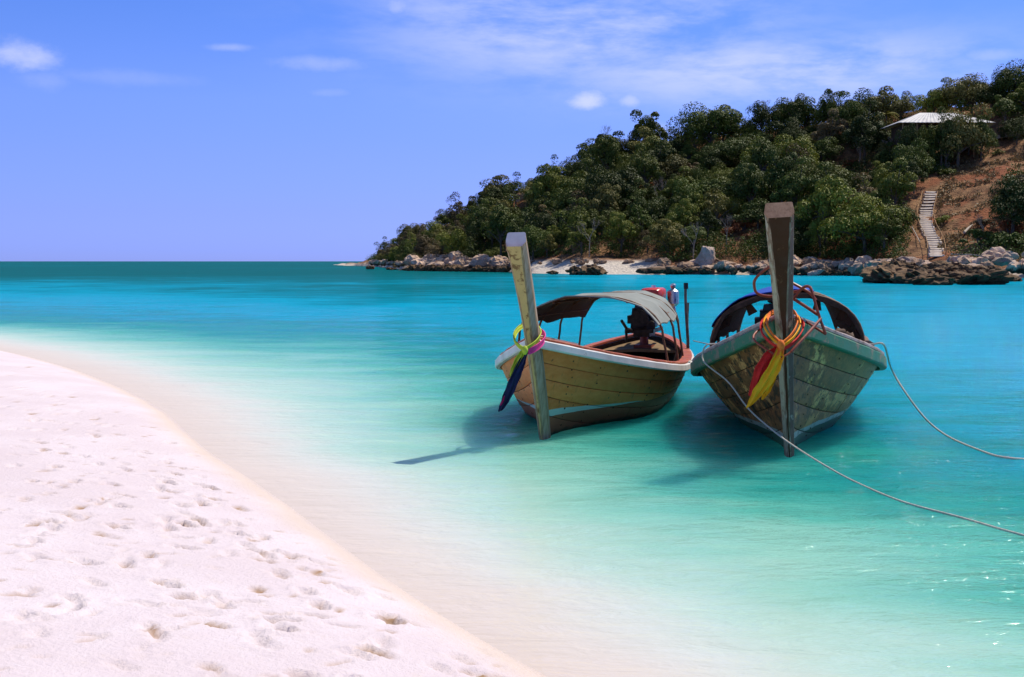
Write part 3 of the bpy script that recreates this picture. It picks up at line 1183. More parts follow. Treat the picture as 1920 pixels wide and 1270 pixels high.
M['steel_dark'] = simple_mat('oily_dark_steel', (0.012, 0.011, 0.010), (0.06, 0.05, 0.045), 14, 0.5, 0.3, 0.004, metallic=0.3)
M['rust_tube'] = simple_mat('rusty_brown_tube', (0.10, 0.045, 0.022), (0.24, 0.12, 0.06), 18, 0.65, 0.2, 0.003)
M['red_tube'] = simple_mat('red_oxide_steel_tube', (0.20, 0.032, 0.016), (0.34, 0.075, 0.04), 9, 0.45, 0.2, 0.002)
M['red_tank'] = simple_mat('red_tank_paint', (0.50, 0.022, 0.012), (0.62, 0.05, 0.03), 6, 0.32, 0.05, 0.002, spec=0.5)
M['chrome'] = simple_mat('dull_silver_metal', (0.42, 0.42, 0.43), (0.62, 0.62, 0.63), 12, 0.32, 0.1, 0.002, metallic=0.9)
M['canvas_top'] = simple_mat('grey_canopy_cloth', (0.20, 0.215, 0.19), (0.29, 0.305, 0.275), 3, 0.85, 0.35, 0.01)
M['canvas_under'] = simple_mat('brown_canopy_underside', (0.075, 0.042, 0.03), (0.13, 0.08, 0.06), 6, 0.9, 0.3, 0.01)  # underside of the canopy cloth gets a dark brown colour
M['blue_tarp'] = simple_mat('blue_tarpaulin', (0.008, 0.035, 0.30), (0.02, 0.085, 0.48), 7, 0.5, 0.4, 0.01)
M['dark_thatch'] = simple_mat('dark_brown_canopy_lining', (0.030, 0.017, 0.011), (0.085, 0.052, 0.033), 9, 0.9, 0.5, 0.02)
M['pole_wood'] = simple_mat('grey_pole_wood', (0.10, 0.07, 0.05), (0.22, 0.17, 0.13), 10, 0.8, 0.3, 0.004)
M['black'] = simple_mat('black_rubber', (0.008, 0.008, 0.009), (0.02, 0.02, 0.022), 10, 0.5, 0.1, 0.002)
M['navy'] = simple_mat('navy_cloth', (0.006, 0.011, 0.045), (0.012, 0.022, 0.085), 16, 0.85, 0.3, 0.003)
M['pink_cloth'] = simple_mat('pink_cloth', (0.62, 0.03, 0.20), (0.75, 0.08, 0.32), 10, 0.8, 0.2, 0.003)
M['lime'] = simple_mat('lime_cloth', (0.36, 0.46, 0.03), (0.50, 0.60, 0.06), 12, 0.8, 0.3, 0.003)
M['orange'] = simple_mat('orange_cloth', (0.82, 0.16, 0.02), (0.95, 0.26, 0.04), 12, 0.8, 0.3, 0.003)
M['yellow'] = simple_mat('yellow_cloth', (0.88, 0.38, 0.008), (0.98, 0.48, 0.015), 12, 0.8, 0.3, 0.003)
M['red_cloth'] = simple_mat('red_cloth', (0.60, 0.018, 0.018), (0.78, 0.04, 0.03), 12, 0.8, 0.3, 0.003)
M['cloth_skin'] = simple_mat('peach_cloth', (0.50, 0.26, 0.17), (0.66, 0.38, 0.27), 8, 0.9, 0.3, 0.004)
M['net'] = simple_mat('brown_net', (0.16, 0.11, 0.07), (0.32, 0.23, 0.15), 40, 0.95, 0.9, 0.02)


def rope_mat():
    m, k, b, out = mat('twisted_rope')
    c = coord(k)
    n = k.noise(c, 60.0, 3, 0.6)
    col = k.mix(n, (0.42, 0.36, 0.29), (0.72, 0.66, 0.57))
    k.put(b.inputs['Base Color'], col)
    b.inputs['Roughness'].default_value = 0.9
    k.put(b.inputs['Normal'], k.bump(n, 0.8, 0.01))
    return m


M['rope'] = rope_mat()


def canopy(root, hull, hwf, sxf, xs_, z_edge, z_top, span, mats, tube_r=0.014, drop=None, rag=0.03, seed=2, thick=0.014, legs=True, hoop_mat=None, arc0=0.30):
    rr = random.Random(seed)

    def hoop_pt(x, th, dr=0.0):
        s = sxf(x)
        hw = hull.P(s, 1.0).y * span
        c = math.cos(th)
        return Vector((x, hw * math.copysign(abs(c) ** 0.85, c), z_edge + (z_top - z_edge) * (max(0, math.sin(th)) ** 0.9) + dr))
    # hoops
    for x in xs_:
        s = sxf(x)
        g = hull.P(s, 1.0)
        pts = [Vector((x, g.y * 0.93, g.z - 0.03)), Vector((x, g.y * (0.93 + span) / 2, (g.z + z_edge) / 2))]
        pts += [hoop_pt(x, math.pi * i / 18, -0.02) for i in range(19)]
        pts += [Vector((x, -g.y * (0.93 + span) / 2, (g.z + z_edge) / 2)), Vector((x, -g.y * 0.93, g.z - 0.03))]
        MB().tube(pts, tube_r, 7).build('canopy_hoop', hoop_mat or M['rust_tube'], root, True)
    # battens along the length
    for th in (0.55, 1.1, math.pi / 2, math.pi - 1.1, math.pi - 0.55):
        pts = [hoop_pt(x, th, -0.045) for x in xs_]
        MB().tube(pts, tube_r * 0.8, 6).build('canopy_batten', hoop_mat or M['rust_tube'], root, True)
    # cloth: sagging between hoops, flat facets between battens, uneven lower edges
    rows_o, rows_t = [], []
    n = 8
    NX = (len(xs_) - 1) * n
    xa, xb = xs_[0] + 0.10, xs_[-1] - 0.08
    for i in range(NX + 1):
        x = xa + (xb - xa) * i / NX
        f = i / NX * (len(xs_) - 1)
        sag = -0.016 * math.sin(math.pi * (f % 1.0)) ** 2
        ro, rt = [], []
        NT_ = 30
        a0 = arc0 + rag * 2.2 * float(vnoise(np.array([i * 0.55]), np.array([seed * 3.1]), 8)[0])
        for j in range(NT_ + 1):
            th = a0 + (math.pi - 2 * a0) * j / NT_
            # faceted arc
            kf = 5
            u = (th - a0) / (math.pi - 2 * a0) * kf
            fl = min(int(u), kf - 1)
            t0 = a0 + (math.pi - 2 * a0) * fl / kf
            t1 = a0 + (math.pi - 2 * a0) * (fl + 1) / kf
            p = hoop_pt(x, t0).lerp(hoop_pt(x, t1), u - fl).lerp(hoop_pt(x, th), 0.35)
            wr = 0.014 * float(vnoise(np.array([j * 0.17 + seed]), np.array([i * 0.13]), 3)[0])
            p = p + Vector((0, 0, sag + wr))
            ro.append(p)
            rt.append(Vector((0, -0.35 * p.y, -1)).normalized() * thick)
        rows_o.append(ro)
        rows_t.append(rt)
    m = MB()
    R, C = len(rows_o), len(rows_o[0])
    m.grid(rows_o, 0, rows_t)
    nq = (R - 1) * (C - 1)
    for q in range(nq, 2 * nq):
        m.m[q] = 1
    return m.build('canopy_cloth', mats, root, True)


# --- left boat
canL = canopy(boatL, hullL, hwL, sxL, [-2.25, -3.15, -4.05, -4.85], 0.88, 1.40, 0.87, [M['canvas_top'], M['canvas_under']], 0.015, rag=0.02)

# aft deck boards and thwarts
for i in range(9):
    x = -3.2 - i * 0.23
    zd = 0.30
    hw = hwL(sxL(x), zd) - 0.05
    MB().box((x, 0, zd), (0.215, 2 * hw, 0.03)).build('deck_board', inner_w, boatL)
for x in (-1.5, -2.35):
    zd = 0.40
    hw = hwL(sxL(x), zd) - 0.04
    MB().box((x, 0, zd), (0.22, 2 * hw, 0.035)).build('thwart', inner_w, boatL)
# stern deck carrying the engine
rows = []
for i in range(7):
    s = 0.86 + 0.13 * i / 6
    hw = max(0.03, hullL.P(s, 0.94).y - 0.05)
    z = hullL.P(s, 0.94).z
    x = hullL.P(s, 0.94).x
    rows.append([Vector((x, -hw, z)), Vector((x, 0, z + 0.02)), Vector((x, hw, z))])
MB().grid(rows, 0, [[Vector((0, 0, -0.04))] * 3 for _ in rows]).build('stern_deck', inner_w, boatL)


def engine(root, x, z, yoff=0.0, full=True):
    """car engine on a swivel post, driving a long propeller shaft"""
    m = MB()
    m.tube([(x, yoff, z - 0.04), (x, yoff, z + 0.22)], [0.07, 0.055], 10)
    m.box((x, yoff, z + 0.0), (0.30, 0.26, 0.05))
    mount = m.build('engine_mount', M['red_tube'], root, True)
    m = MB()
    c = Vector((x - 0.02, yoff, z + 0.42))
    m.box(c, (0.62, 0.30, 0.30), None, 0, 0.86)
    m.box(c + Vector((0, 0, -0.20)), (0.50, 0.24, 0.14))
    m.box(c + Vector((0.10, 0.02, 0.19)), (0.44, 0.22, 0.09), None, 0, 0.8)
    for i in range(5):
        m.box(c + Vector((-0.2 + i * 0.1, 0.18, 0.02)), (0.05, 0.10, 0.16))
        m.box(c + Vector((-0.2 + i * 0.1, -0.17, -0.02)), (0.05, 0.08, 0.12))
    for i in range(8):
        a = i / 8 * 2 * math.pi
        m.box(c + Vector((0.37, 0.10 * math.cos(a), 0.10 * math.sin(a))), (0.03, 0.05, 0.05))
    m.tube([c + Vector((0.32, 0, 0)), c + Vector((0.40, 0, 0))], 0.13, 14)
    m.tube([c + Vector((0.33, 0.16, -0.1)), c + Vector((0.40, 0.16, -0.1))], 0.07, 12)
    m.tube(smooth_path([c + Vector((0.2, 0.2, 0.0)), c + Vector((0.3, 0.3, 0.1)), c + Vector((0.1, 0.3, 0.2)), c + Vector((-0.2, 0.2, 0.1))]), 0.022, 6)
    blk = m.build('engine_block', M['steel_dark'], root, True)
    # steel cradle bars and steering handle reaching into the boat
    m = MB()
    for yy in (-0.19, 0.19):
        m.beam((x + 0.42, yoff + yy, z + 0.24), (x - 0.45, yoff + yy, z + 0.24), 0.04, 0.05)
    m.beam((x + 0.42, yoff - 0.19, z + 0.24), (x + 0.42, yoff + 0.19, z + 0.24), 0.04, 0.05)
    m.tube([(x + 0.40, yoff - 0.1, z + 0.25), (x + 0.75, yoff - 0.12, z + 0.30), (x + 1.0, yoff - 0.14, z + 0.42)], 0.022, 7)
    m.tube([(x + 0.42, yoff - 0.19, z + 0.24), (x + 0.75, yoff - 0.12, z + 0.12), (x + 0.78, yoff - 0.12, z + 0.30)], 0.018, 6)
    m.build('engine_cradle', M['steel_dark'], root, True)
    m = MB()
    # rounded tank
    rings = []
    for i in range(9):
        f = i / 8
        xx = x - 0.28 + 0.50 * f
        e = 1.0 if 0 < i < 8 else 0.72
        ring = []
        for k_ in range(16):
            a = 2 * math.pi * k_ / 16
            cy = math.copysign(abs(math.cos(a)) ** 0.45, math.cos(a)) * 0.16 * e
            cz = math.copysign(abs(math.sin(a)) ** 0.45, math.sin(a)) * 0.10 * e
            ring.append(Vector((xx, yoff + cy + 0.14, z + 0.76 + cz)))
        rings.append(ring)
    m.sweep(rings)
    tank = m.build('fuel_tank', M['red_tank'] if full else M['steel_dark'], root, True)
    MB().tube([(x - 0.05, yoff + 0.14, z + 0.855), (x - 0.05, yoff + 0.14, z + 0.895)], 0.035, 10).build('tank_cap', M['chrome'], tank, True)
    m = MB()
    ex, ey = x - 0.1, yoff + 0.42
    m.tube([(ex, ey, z + 0.58), (ex, ey, z + 0.62), (ex, ey, z + 0.80), (ex, ey, z + 0.83)], [0.05, 0.085, 0.085, 0.05], 14)
    m.tube([(ex, ey, z + 0.83), (ex, ey, z + 0.87), (ex, ey, z + 0.90), (ex, ey, z + 0.915)], [0.025, 0.042, 0.04, 0.015], 12)
    m.tube(smooth_path([(ex, ey, z + 0.59), (ex, ey, z + 0.48), (ex + .05, ey - 0.12, z + 0.42)]), 0.03, 8)
    if full:
        m.build('exhaust', M['chrome'], root, True)
    m = MB()
    m.tube([(x - 0.3, yoff, z + 0.40), (x - 2.9, yoff, z - 0.86)], 0.028, 8)
    for i in range(3):
        a = i * 2.094
        m.box((x - 2.9, yoff + 0.08 * math.cos(a), z - 0.86 + 0.08 * math.sin(a)), (0.02, 0.10, 0.06), Euler((a, 0, 0.3)).to_matrix())
    m.build('propeller_shaft', M['steel_dark'], root, True)


engine(boatL, -5.75, 0.55, 0.05)

# --- right boat: low dark canopy with a blue tarpaulin thrown over it
canR = canopy(boatR, hullR, hwR, sxR, [-2.6, -3.6, -4.6, -5.5], 0.84, 1.45, 0.86, [M['dark_thatch'], M['dark_thatch']], 0.02, rag=0.03, seed=5, thick=0.05, arc0=0.12)
# tarpaulin on the starboard half and crown
rows, tt = [], []
for i in range(15):
    x = -2.62 - 2.9 * i / 14
    s = sxR(x)
    hw = hullR.P(s, 1.0).y * 0.86
    ro, rt = [], []
    for j in range(15):
        th = 1.25 + 1.55 * j / 14 + 0.03 * math.sin(i * 1.1)
        c = math.cos(th)
        p = Vector((x + 0.03, hw * 1.03 * math.copysign(abs(c) ** 0.85, c), 0.84 + 0.61 * math.sin(th) ** 0.9 + 0.028 + 0.01 * math.sin(i * 1.3 + j)))
        ro.append(p)
        rt.append(Vector((0, 0, -0.012)))
    rows.append(ro)
    tt.append(rt)
MB().grid(rows, 0, tt).build('tarpaulin', M['blue_tarp'], boatR, True)
# rolled side curtain on the port edge and rags on the starboard one
rollp = [Vector((x, hullR.P(sxR(x), 1.0).y * 0.90, 0.80 + 0.012 * math.sin(x * 5))) for x in np.linspace(-2.55, -5.5, 16)]
MB().tube(rollp, [0.075 + 0.008 * math.sin(i * 2.1) for i in range(16)], 10).build('rolled_curtain', simple_mat('grey_brown_rolled_cloth', (0.13, 0.085, 0.06), (0.24, 0.17, 0.13), 9, 0.9, 0.4, 0.01), boatR, True)
rr = random.Random(4)
for sd, y0 in ((-1, 0.0), (1, 0.0)):
    for i in (0, 2, 3, 6):
        th = 0.30 + 0.14 * i + rr.uniform(-.05, .05) if sd > 0 else math.pi - 0.30 - 0.14 * i
        hw = hullR.P(sxR(-2.75), 1.0).y * 0.86
        c = math.cos(th)
        p = Vector((-2.72, hw * math.copysign(abs(c) ** 0.85, c) * 0.97, 0.84 + 0.61 * math.sin(th) ** 0.9 - 0.05))
        L = rr.uniform(0.04, 0.15)
        MB().box(p + Vector((0, 0, -L / 2)), (0.012, rr.uniform(0.07, 0.13), L), Euler((rr.uniform(-.7, .7), rr.uniform(-.3, .3), rr.uniform(-.5, .5))).to_matrix(), 0, 0.55).build('hanging_rag', M['dark_thatch'], boatR)
for x in (-1.3, -2.2, -3.3, -4.4):
    zd = 0.36
    hw = hwR(sxR(x), zd) - 0.04
    MB().box((x, 0, zd), (0.24, 2 * hw, 0.035)).build('thwart', inner_w, boatR)
rows = []
for i in range(7):
    s = 0.86 + 0.13 * i / 6
    q = hullR.P(s, 0.94)
    hw = max(0.03, q.y - 0.05)
    rows.append([Vector((q.x, -hw, q.z)), Vector((q.x, 0, q.z + 0.02)), Vector((q.x, hw, q.z))])
MB().grid(rows, 0, [[Vector((0, 0, -0.04))] * 3 for _ in rows]).build('stern_deck', inner_w, boatR)
engine(boatR, -6.9, 0.53, -0.25, False)

# --- red tubular boarding ladder lashed to the bow of the right boat
lad = empty('boarding_ladder', at_y(1500, 640, 11.0))
tag(lad, 'red steel tube ladder lashed around the prow of the dark boat', 'ladder')
inv = lad.location


def lp(q):
    return at_y(*q) - inv


def ltube(name, pts, r=0.0135, n=5):
    MB().tube(smooth_path([lp(p) for p in pts], n), r, 8).build(name, M['red_tube'], lad, True)


ltube('side_rail', [(1446, 499, 11.25), (1432, 508, 11.3), (1418, 521, 11.35), (1414, 534, 11.4), (1421, 551, 11.45), (1452, 556, 11.5), (1500, 545, 11.45)])
ltube('side_rail', [(1468, 520, 11.35), (1484, 530, 11.3), (1516, 548, 11.25), (1530, 563, 11.25)])
ltube('side_rail', [(1488, 560, 11.25), (1500, 545, 11.2), (1509, 538, 11.15), (1517, 538, 11.1), (1522, 546, 11.05), (1535, 590, 11.0), (1548, 627, 10.98)])
ltube('rung', [(1484, 558, 11.3), (1512, 576, 11.15), (1533, 590, 11.02)], 0.016)
ltube('rung', [(1494, 592, 11.3), (1520, 609, 11.15), (1548, 627, 10.98)], 0.012)
ltube('side_rail', [(1539, 598, 10.98), (1520, 620, 10.85), (1496, 646, 10.72), (1484, 660, 10.68)])
ltube('side_rail', [(1440, 606, 11.2), (1424, 618, 11.05), (1413, 630, 10.95), (1417, 641, 10.85), (1440, 657, 10.72), (1464, 670, 10.66), (1484, 660, 10.68)], 0.010)

# --- sashes on the prow posts
def sash(name, label, base, bands, tails, knot):
    root = empty(name, at_y(*base))
    tag(root, label, 'sash', 'ribbons tied to the prows')
    o = root.location
    for (mt, pts, w) in bands:
        P = smooth_path([at_y(*p) - o for p in pts], 5)
        mid = sum(P, Vector()) / len(P)
        acr = []
        for p in P:
            d = (p - mid)
            acr.append(Vector((d.x * 0.35, d.y * 0.2, 0.16)))
        ribbon(MB(), P, [w] * len(P), acr, 0.010, wav=0.003).build('band', mt, root, True)
    for (mt, pts, ws, acr) in tails:
        P = smooth_path([at_y(*p) - o for p in pts], 8)
        W = np.interp(np.linspace(0, 1, len(P)), np.linspace(0, 1, len(ws)), ws)
        A = []
        for i in range(len(P)):
            f = i / (len(P) - 1)
            A.append(Vector(acr[0]).lerp(Vector(acr[1]), f))
        ribbon(MB(), P, list(W), A, 0.004, wav=0.011, nacross=14).build('tail', mt, root, True)
    m = MB()
    kp = at_y(*knot[:3]) - o
    r = knot[3]
    rings = []
    for i in range(7):
        a = math.pi * i / 6 - math.pi / 2
        rings.append([kp + Vector((math.cos(b_) * r * 0.8 * max(0.25, math.cos(a)), math.sin(b_) * r * 0.7 * max(0.25, math.cos(a)), math.sin(a) * r * 1.1)) for b_ in [2 * math.pi * q / 10 for q in range(10)]])
    m.sweep(rings)
    m.build('knot', knot[4], root, True)
    return root


sash('prow_sash', 'orange, yellow and red cloth sash tied round the dark boat prow', (1466, 640, 10.75),
     [(M['orange'], [(1466, 645, 10.70), (1448, 628, 10.78), (1437, 606, 10.95), (1443, 588, 11.2), (1466, 580, 11.38), (1488, 584, 11.2), (1496, 604, 10.95), (1485, 628, 10.78), (1467, 645, 10.70)], 0.034),
      (M['yellow'], [(1466, 650, 10.70), (1446, 634, 10.77), (1432, 612, 10.95), (1438, 592, 11.2), (1466, 586, 11.42), (1492, 590, 11.2), (1501, 610, 10.95), (1488, 634, 10.77), (1467, 650, 10.70)], 0.030),
      (M['red_cloth'], [(1465, 656, 10.71), (1442, 642, 10.78), (1426, 620, 10.96), (1432, 600, 11.2), (1466, 592, 11.46), (1499, 598, 11.2), (1507, 616, 10.96), (1491, 641, 10.78), (1466, 656, 10.71)], 0.036)],
     [(M['red_cloth'], [(1462, 652, 10.74), (1443, 665, 10.72), (1428, 692, 10.70), (1416, 725, 10.70), (1407, 742, 10.70)], [0.05, 0.10, 0.13, 0.10, 0.03], ((0.6, 0.1, -0.5), (0.8, 0.3, 0.3))),
      (M['orange'], [(1465, 648, 10.69), (1459, 665, 10.66), (1450, 690, 10.65), (1434, 715, 10.65)], [0.06, 0.10, 0.10, 0.06], ((0.9, 0.0, 0.2), (0.8, 0.1, 0.2))),
      (M['yellow'], [(1464, 652, 10.70), (1458, 672, 10.64), (1445, 700, 10.62), (1428, 728, 10.62), (1412, 752, 10.62), (1402, 764, 10.62)], [0.04, 0.11, 0.16, 0.17, 0.10, 0.03], ((0.8, 0.1, 0.1), (0.9, 0.1, 0.45))),
      (M['yellow'], [(1452, 690, 10.66), (1446, 712, 10.65), (1436, 736, 10.65), (1429, 750, 10.65)], [0.05, 0.08, 0.07, 0.01], ((0.9, 0.0, 0.2), (0.9, 0.0, 0.2)))],
     (1464, 648, 10.68, 0.045, M['orange']))

sash('prow_sash', 'lime, pink and navy cloth sash tied round the tan boat prow', (985, 655, 11.830),
     [(M['lime'], [(984, 657, 11.830), (968, 646, 11.880), (963, 632, 12.030), (972, 616, 12.280), (992, 608, 12.450), (1008, 614, 12.330), (1014, 628, 12.130), (1004, 644, 11.930), (985, 657, 11.830)], 0.055),
      (M['pink_cloth'], [(990, 660, 11.860), (1008, 650, 11.950), (1020, 636, 12.150), (1016, 624, 12.330), (1000, 616, 12.490)], 0.06),
      (M['red_cloth'], [(986, 662, 11.870), (1002, 655, 11.930), (1014, 643, 12.070)], 0.035)],
     [(M['lime'], [(983, 656, 11.820), (974, 670, 11.800), (964, 690, 11.790), (957, 706, 11.790)], [0.05, 0.09, 0.07, 0.02], ((0.9, 0.0, 0.3), (0.8, 0.0, 0.3))),
      (M['navy'], [(985, 660, 11.830), (976, 685, 11.780), (964, 712, 11.760), (952, 742, 11.760), (943, 762, 11.760), (938, 771, 11.760)], [0.05, 0.10, 0.125, 0.115, 0.085, 0.04], ((0.9, 0.1, 0.3), (0.9, 0.1, 0.35))),
      (M['pink_cloth'], [(946, 742, 11.735), (942, 752, 11.730), (938, 760, 11.730)], [0.012, 0.03, 0.012], ((0.9, 0.1, 0.3), (0.9, 0.1, 0.3)))],
     (984, 657, 11.80, 0.04, M['lime']))


# --- ropes
def rope(label, pts, r=0.0075, group='mooring ropes'):
    P = smooth_path(pts, 10)
    o = empty('tmp') if False else None
    base = P[0]
    m = MB()
    # two strands laid round each other so that the rope has a twist
    L = 0.0
    A, B_ = [], []
    prev = None
    for i, p in enumerate(P):
        if prev is not None:
            L += (p - prev).length
        prev = p
    # resample
    cum = [0.0]
    for i in range(1, len(P)):
        cum.append(cum[-1] + (P[i] - P[i - 1]).length)
    n = int(cum[-1] / 0.03)
    xs_ = np.linspace(0, cum[-1], n)
    C = np.array([[np.interp(x, cum, [q[j] for q in P]) for j in range(3)] for x in xs_])
    m.tube([Vector(c) - base for c in C], [r * (1 + 0.10 * (i % 2)) for i in range(n)], 7)
    ob = m.build('mooring_rope', M['rope'], None, True)
    ob.location = base
    tag(ob, label, 'rope', group)
    return ob


def wz(px, py, z=0.012):
    return at_z(px, py, z)


def rail_at(root, hull, sd, px):
    best = None
    for i in range(400):
        s = 0.01 + 0.5 * i / 400
        p = world_pt(root, hull.P(s, 1.0, sd))
        e = abs(pix(p)[0] - px)
        if best is None or e < best[0]:
            best = (e, s)
    p = hull.P(best[1], 1.0, sd)
    return lambda dy, dz, dx=0.0: world_pt(root, (p.x + dx, p.y + sd * dy, p.z + dz))


ra = rail_at(boatR, hullR, -1, 1345)
rb = rail_at(boatR, hullR, 1, 1630)
rope('long pale rope from the dark boat hanging across its bow towards the beach',
     [ra(-0.14, 0.10), ra(0.02, 0.115), ra(0.12, 0.09), ra(0.135, -0.06, 0.05), at_y(1365, 716, 12.0), at_y(1402, 765, 11.6), at_y(1440, 800, 11.25), at_y(1482, 832, 10.9), at_y(1540, 869, 10.45),
      at_y(1600, 902, 10.02), wz(1690, 940), wz(1800, 970), wz(1920, 1004), wz(2060, 1035), wz(2300, 1080)])
rope('grey rope drooping from the right rail of the dark boat into the sea',
     [rb(-0.12, 0.10), rb(0.04, 0.115), rb(0.15, 0.10), at_y(1672, 693, 13.2), at_y(1702, 742, 12.9), at_y(1738, 788, 12.6), at_y(1780, 820, 12.2), wz(1846, 848), wz(1885, 858), wz(1940, 862, -0.01), wz(2050, 868, -0.05)], 0.0095)
rope('thin rope slung between the sterns and rails of the two boats', [world_pt(boatL, (-5.9, 0.75, 0.62)), world_pt(boatL, (-5.6, 1.3, 0.50)), at_y(1296, 676, 13.9), at_y(1304, 682, 13.7)], 0.007)


# --- poles and bundles lying in the left boat
def pole(label, a, b_, r, capm=None):
    a, b_ = Vector(a), Vector(b_)
    root = empty('boat_pole', a)
    tag(root, label, 'pole', 'poles stuck upright in the tan boat')
    d = b_ - a
    MB().tube([d * (i / 6) + Vector((0.01 * math.sin(i), 0, 0)) for i in range(7)], [r * (1 - 0.25 * i / 6) for i in range(7)], 8).build('shaft', M['pole_wood'], root, True)
    if capm:
        MB().tube([d * 0.93, d * 1.0], r * 1.35, 8).build('grip', capm, root, True)
    return root


pole('taller upright pole with black grip at the stern of the tan boat', world_pt(boatL, (-4.95, 0.80, 0.30)), at_y(1286, 531, 17.2), 0.024, M['black'])
pole('shorter bare upright pole at the stern of the tan boat', world_pt(boatL, (-5.15, 0.76, 0.30)), at_y(1291, 568, 17.3), 0.019)


def lump(name, root_p, size, mt, seed, label, cat, parts=3):
    rr = np.random.default_rng(seed)
    m = MB()
    for q in range(parts):
        c = Vector((rr.uniform(-.5, .5) * size[0] * 0.5, rr.uniform(-.5, .5) * size[1] * 0.5, size[2] * 0.35))
        rings = []
        for i in range(8):
            f = i / 7 * math.pi
            ring = []
            for j in range(12):
                a = 2 * math.pi * j / 12
                e = 1 + 0.22 * math.sin(3 * a + q + i) + 0.12 * math.sin(5 * a + 2 * i)
                ring.append(c + Vector((math.cos(a) * math.sin(f) * size[0] * 0.4 * e, math.sin(a) * math.sin(f) * size[1] * 0.4 * e, -math.cos(f) * size[2] * 0.45)))
            rings.append(ring)
        m.sweep(rings)
    o = m.build(name, mt, None, True)
    o.location = root_p
    tag(o, label, cat)
    return o


lump('cloth_bundle', world_pt(boatL, (-3.25, 0.05, 0.32)), (0.42, 0.36, 0.22), M['navy'], 1, 'dark blue cloth bundle on the deck of the tan boat', 'bundle')
lump('folded_cloth', world_pt(boatL, (-3.45, 0.32, 0.32)), (0.26, 0.22, 0.12), M['cloth_skin'], 2, 'small peach cloth beside the blue bundle in the tan boat', 'cloth', 2)
lump('fishing_net', world_pt(boatL, (-4.0, 0.52, 0.32)), (0.5, 0.3, 0.12), M['net'], 3, 'low heap of brown net on the tan boat deck', 'net', 4)

# ------------------------------------------------------------------ rocks
def rock_mat(name, pale, mid, dark, tide=True):
    m, k, b, out = mat(name)
    geo = k.node('ShaderNodeNewGeometry')
    pos = geo.outputs['Position']
    oi = k.node('ShaderNodeObjectInfo').outputs['Random']
    n = k.noise(pos, 0.9, 7, 0.68, 0.3)
    n2 = k.noise(pos, 3.2, 6, 0.68)
    col = k.mix(k.mapr(n, 0.35, 0.65), mid, pale)
    col = k.mix(k.mapr(n2, 0.54, 0.70, 0, 0.8), col, dark)
    v = k.mapr(oi, 0, 1, 0.72, 1.15, smooth=False)
    col = k.mix(1.0, col, k.comb(v, v, v), 'MULTIPLY')
    z = k.sep(pos)[2]
    zz_ = k.math('ADD', z, k.math('MULTIPLY', k.math('SUBTRACT', n, 0.5), 1.4))
    tidec = k.mix(k.mapr(n2, 0.4, 0.65), (0.040, 0.024, 0.013), (0.155, 0.095, 0.045))
    if tide:
        col = k.mix(k.mapr(zz_, 0.75, 1.25, 1, 0), col, tidec)
    k.put(b.inputs['Base Color'], col)
    b.inputs['Roughness'].default_value = 0.85
    k.put(b.inputs['Normal'], k.bump(k.math('ADD', n, k.math('MULTIPLY', n2, 0.5)), 0.9, 0.35))
    return m


M['rock_pale'] = rock_mat('pale_shore_rock', (0.74, 0.54, 0.40), (0.54, 0.36, 0.25), (0.18, 0.105, 0.06))
M['rock_warm'] = rock_mat('warm_brown_rock', (0.42, 0.28, 0.19), (0.27, 0.165, 0.105), (0.085, 0.055, 0.038))
M['rock_reef'] = rock_mat('dark_reef_rock', (0.22, 0.13, 0.062), (0.12, 0.07, 0.034), (0.038, 0.023, 0.013), False)
M['rock_grey'] = rock_mat('grey_boulder_rock', (0.52, 0.40, 0.32), (0.37, 0.27, 0.21), (0.17, 0.115, 0.08), False)


def rock_mesh(name, seed, sub=3, crag=0.35, pointy=0.0):
    import bmesh
    bm = bmesh.new()
    bmesh.ops.create_icosphere(bm, subdivisions=sub, radius=1.0)
    rr = np.random.default_rng(seed)
    planes = [(Vector(rr.normal(size=3)).normalized(), rr.uniform(0.55, 0.9)) for _ in range(11)]
    o1, o2 = rr.uniform(0, 50), rr.uniform(0, 50)
    for v in bm.verts:
        p = v.co.copy()
        for n, d in planes:
            e = p.dot(n) - d
            if e > 0:
                p -= n * e * 0.9
        q = p.normalized()
        f = float(fbm(np.array([q.x * 2.1 + o1 + q.z]), np.array([q.y * 2.1 + o2 - q.z * 1.3]), 5, seed)[0])
        if crag > 0.9:
            f = 0.7 - 1.5 * abs(f)
        p *= 1 + crag * 0.45 * f
        if pointy:
            t = max(0, p.z)
            p.x *= 1 - pointy * t * 0.7
            p.y *= 1 - pointy * t * 0.7
            p.z *= 1 + pointy * 0.4
        v.co = p
    me = bpy.data.meshes.new(name)
    bm.to_mesh(me)
    bm.free()
    return me


ROCKS = {}
for kk in ('rock_pale', 'rock_warm', 'rock_reef', 'rock_grey'):
    ROCKS[kk] = []
    for i in range(5):
        me = rock_mesh('shore_rock_' + kk, 100 + i * 7 + len(kk), 4 if kk == 'rock_reef' else 3, 1.0 if kk == 'rock_reef' else 0.6)
        me.materials.append(M[kk])
        ROCKS[kk].append(me)
rk = random.Random(17)
NROCK = 0
ONES = ['', 'first', 'second', 'third', 'fourth', 'fifth', 'sixth', 'seventh', 'eighth', 'ninth', 'tenth', 'eleventh', 'twelfth', 'thirteenth', 'fourteenth', 'fifteenth', 'sixteenth',
        'seventeenth', 'eighteenth', 'nineteenth']
TENS = {2: ('twentieth', 'twenty'), 3: ('thirtieth', 'thirty'), 4: ('fortieth', 'forty')}


def ordinal(n):
    if n < 20:
        return ONES[n]
    t, o_ = divmod(n, 10)
    return TENS[t][0] if o_ == 0 else TENS[t][1] + '-' + ONES[o_]


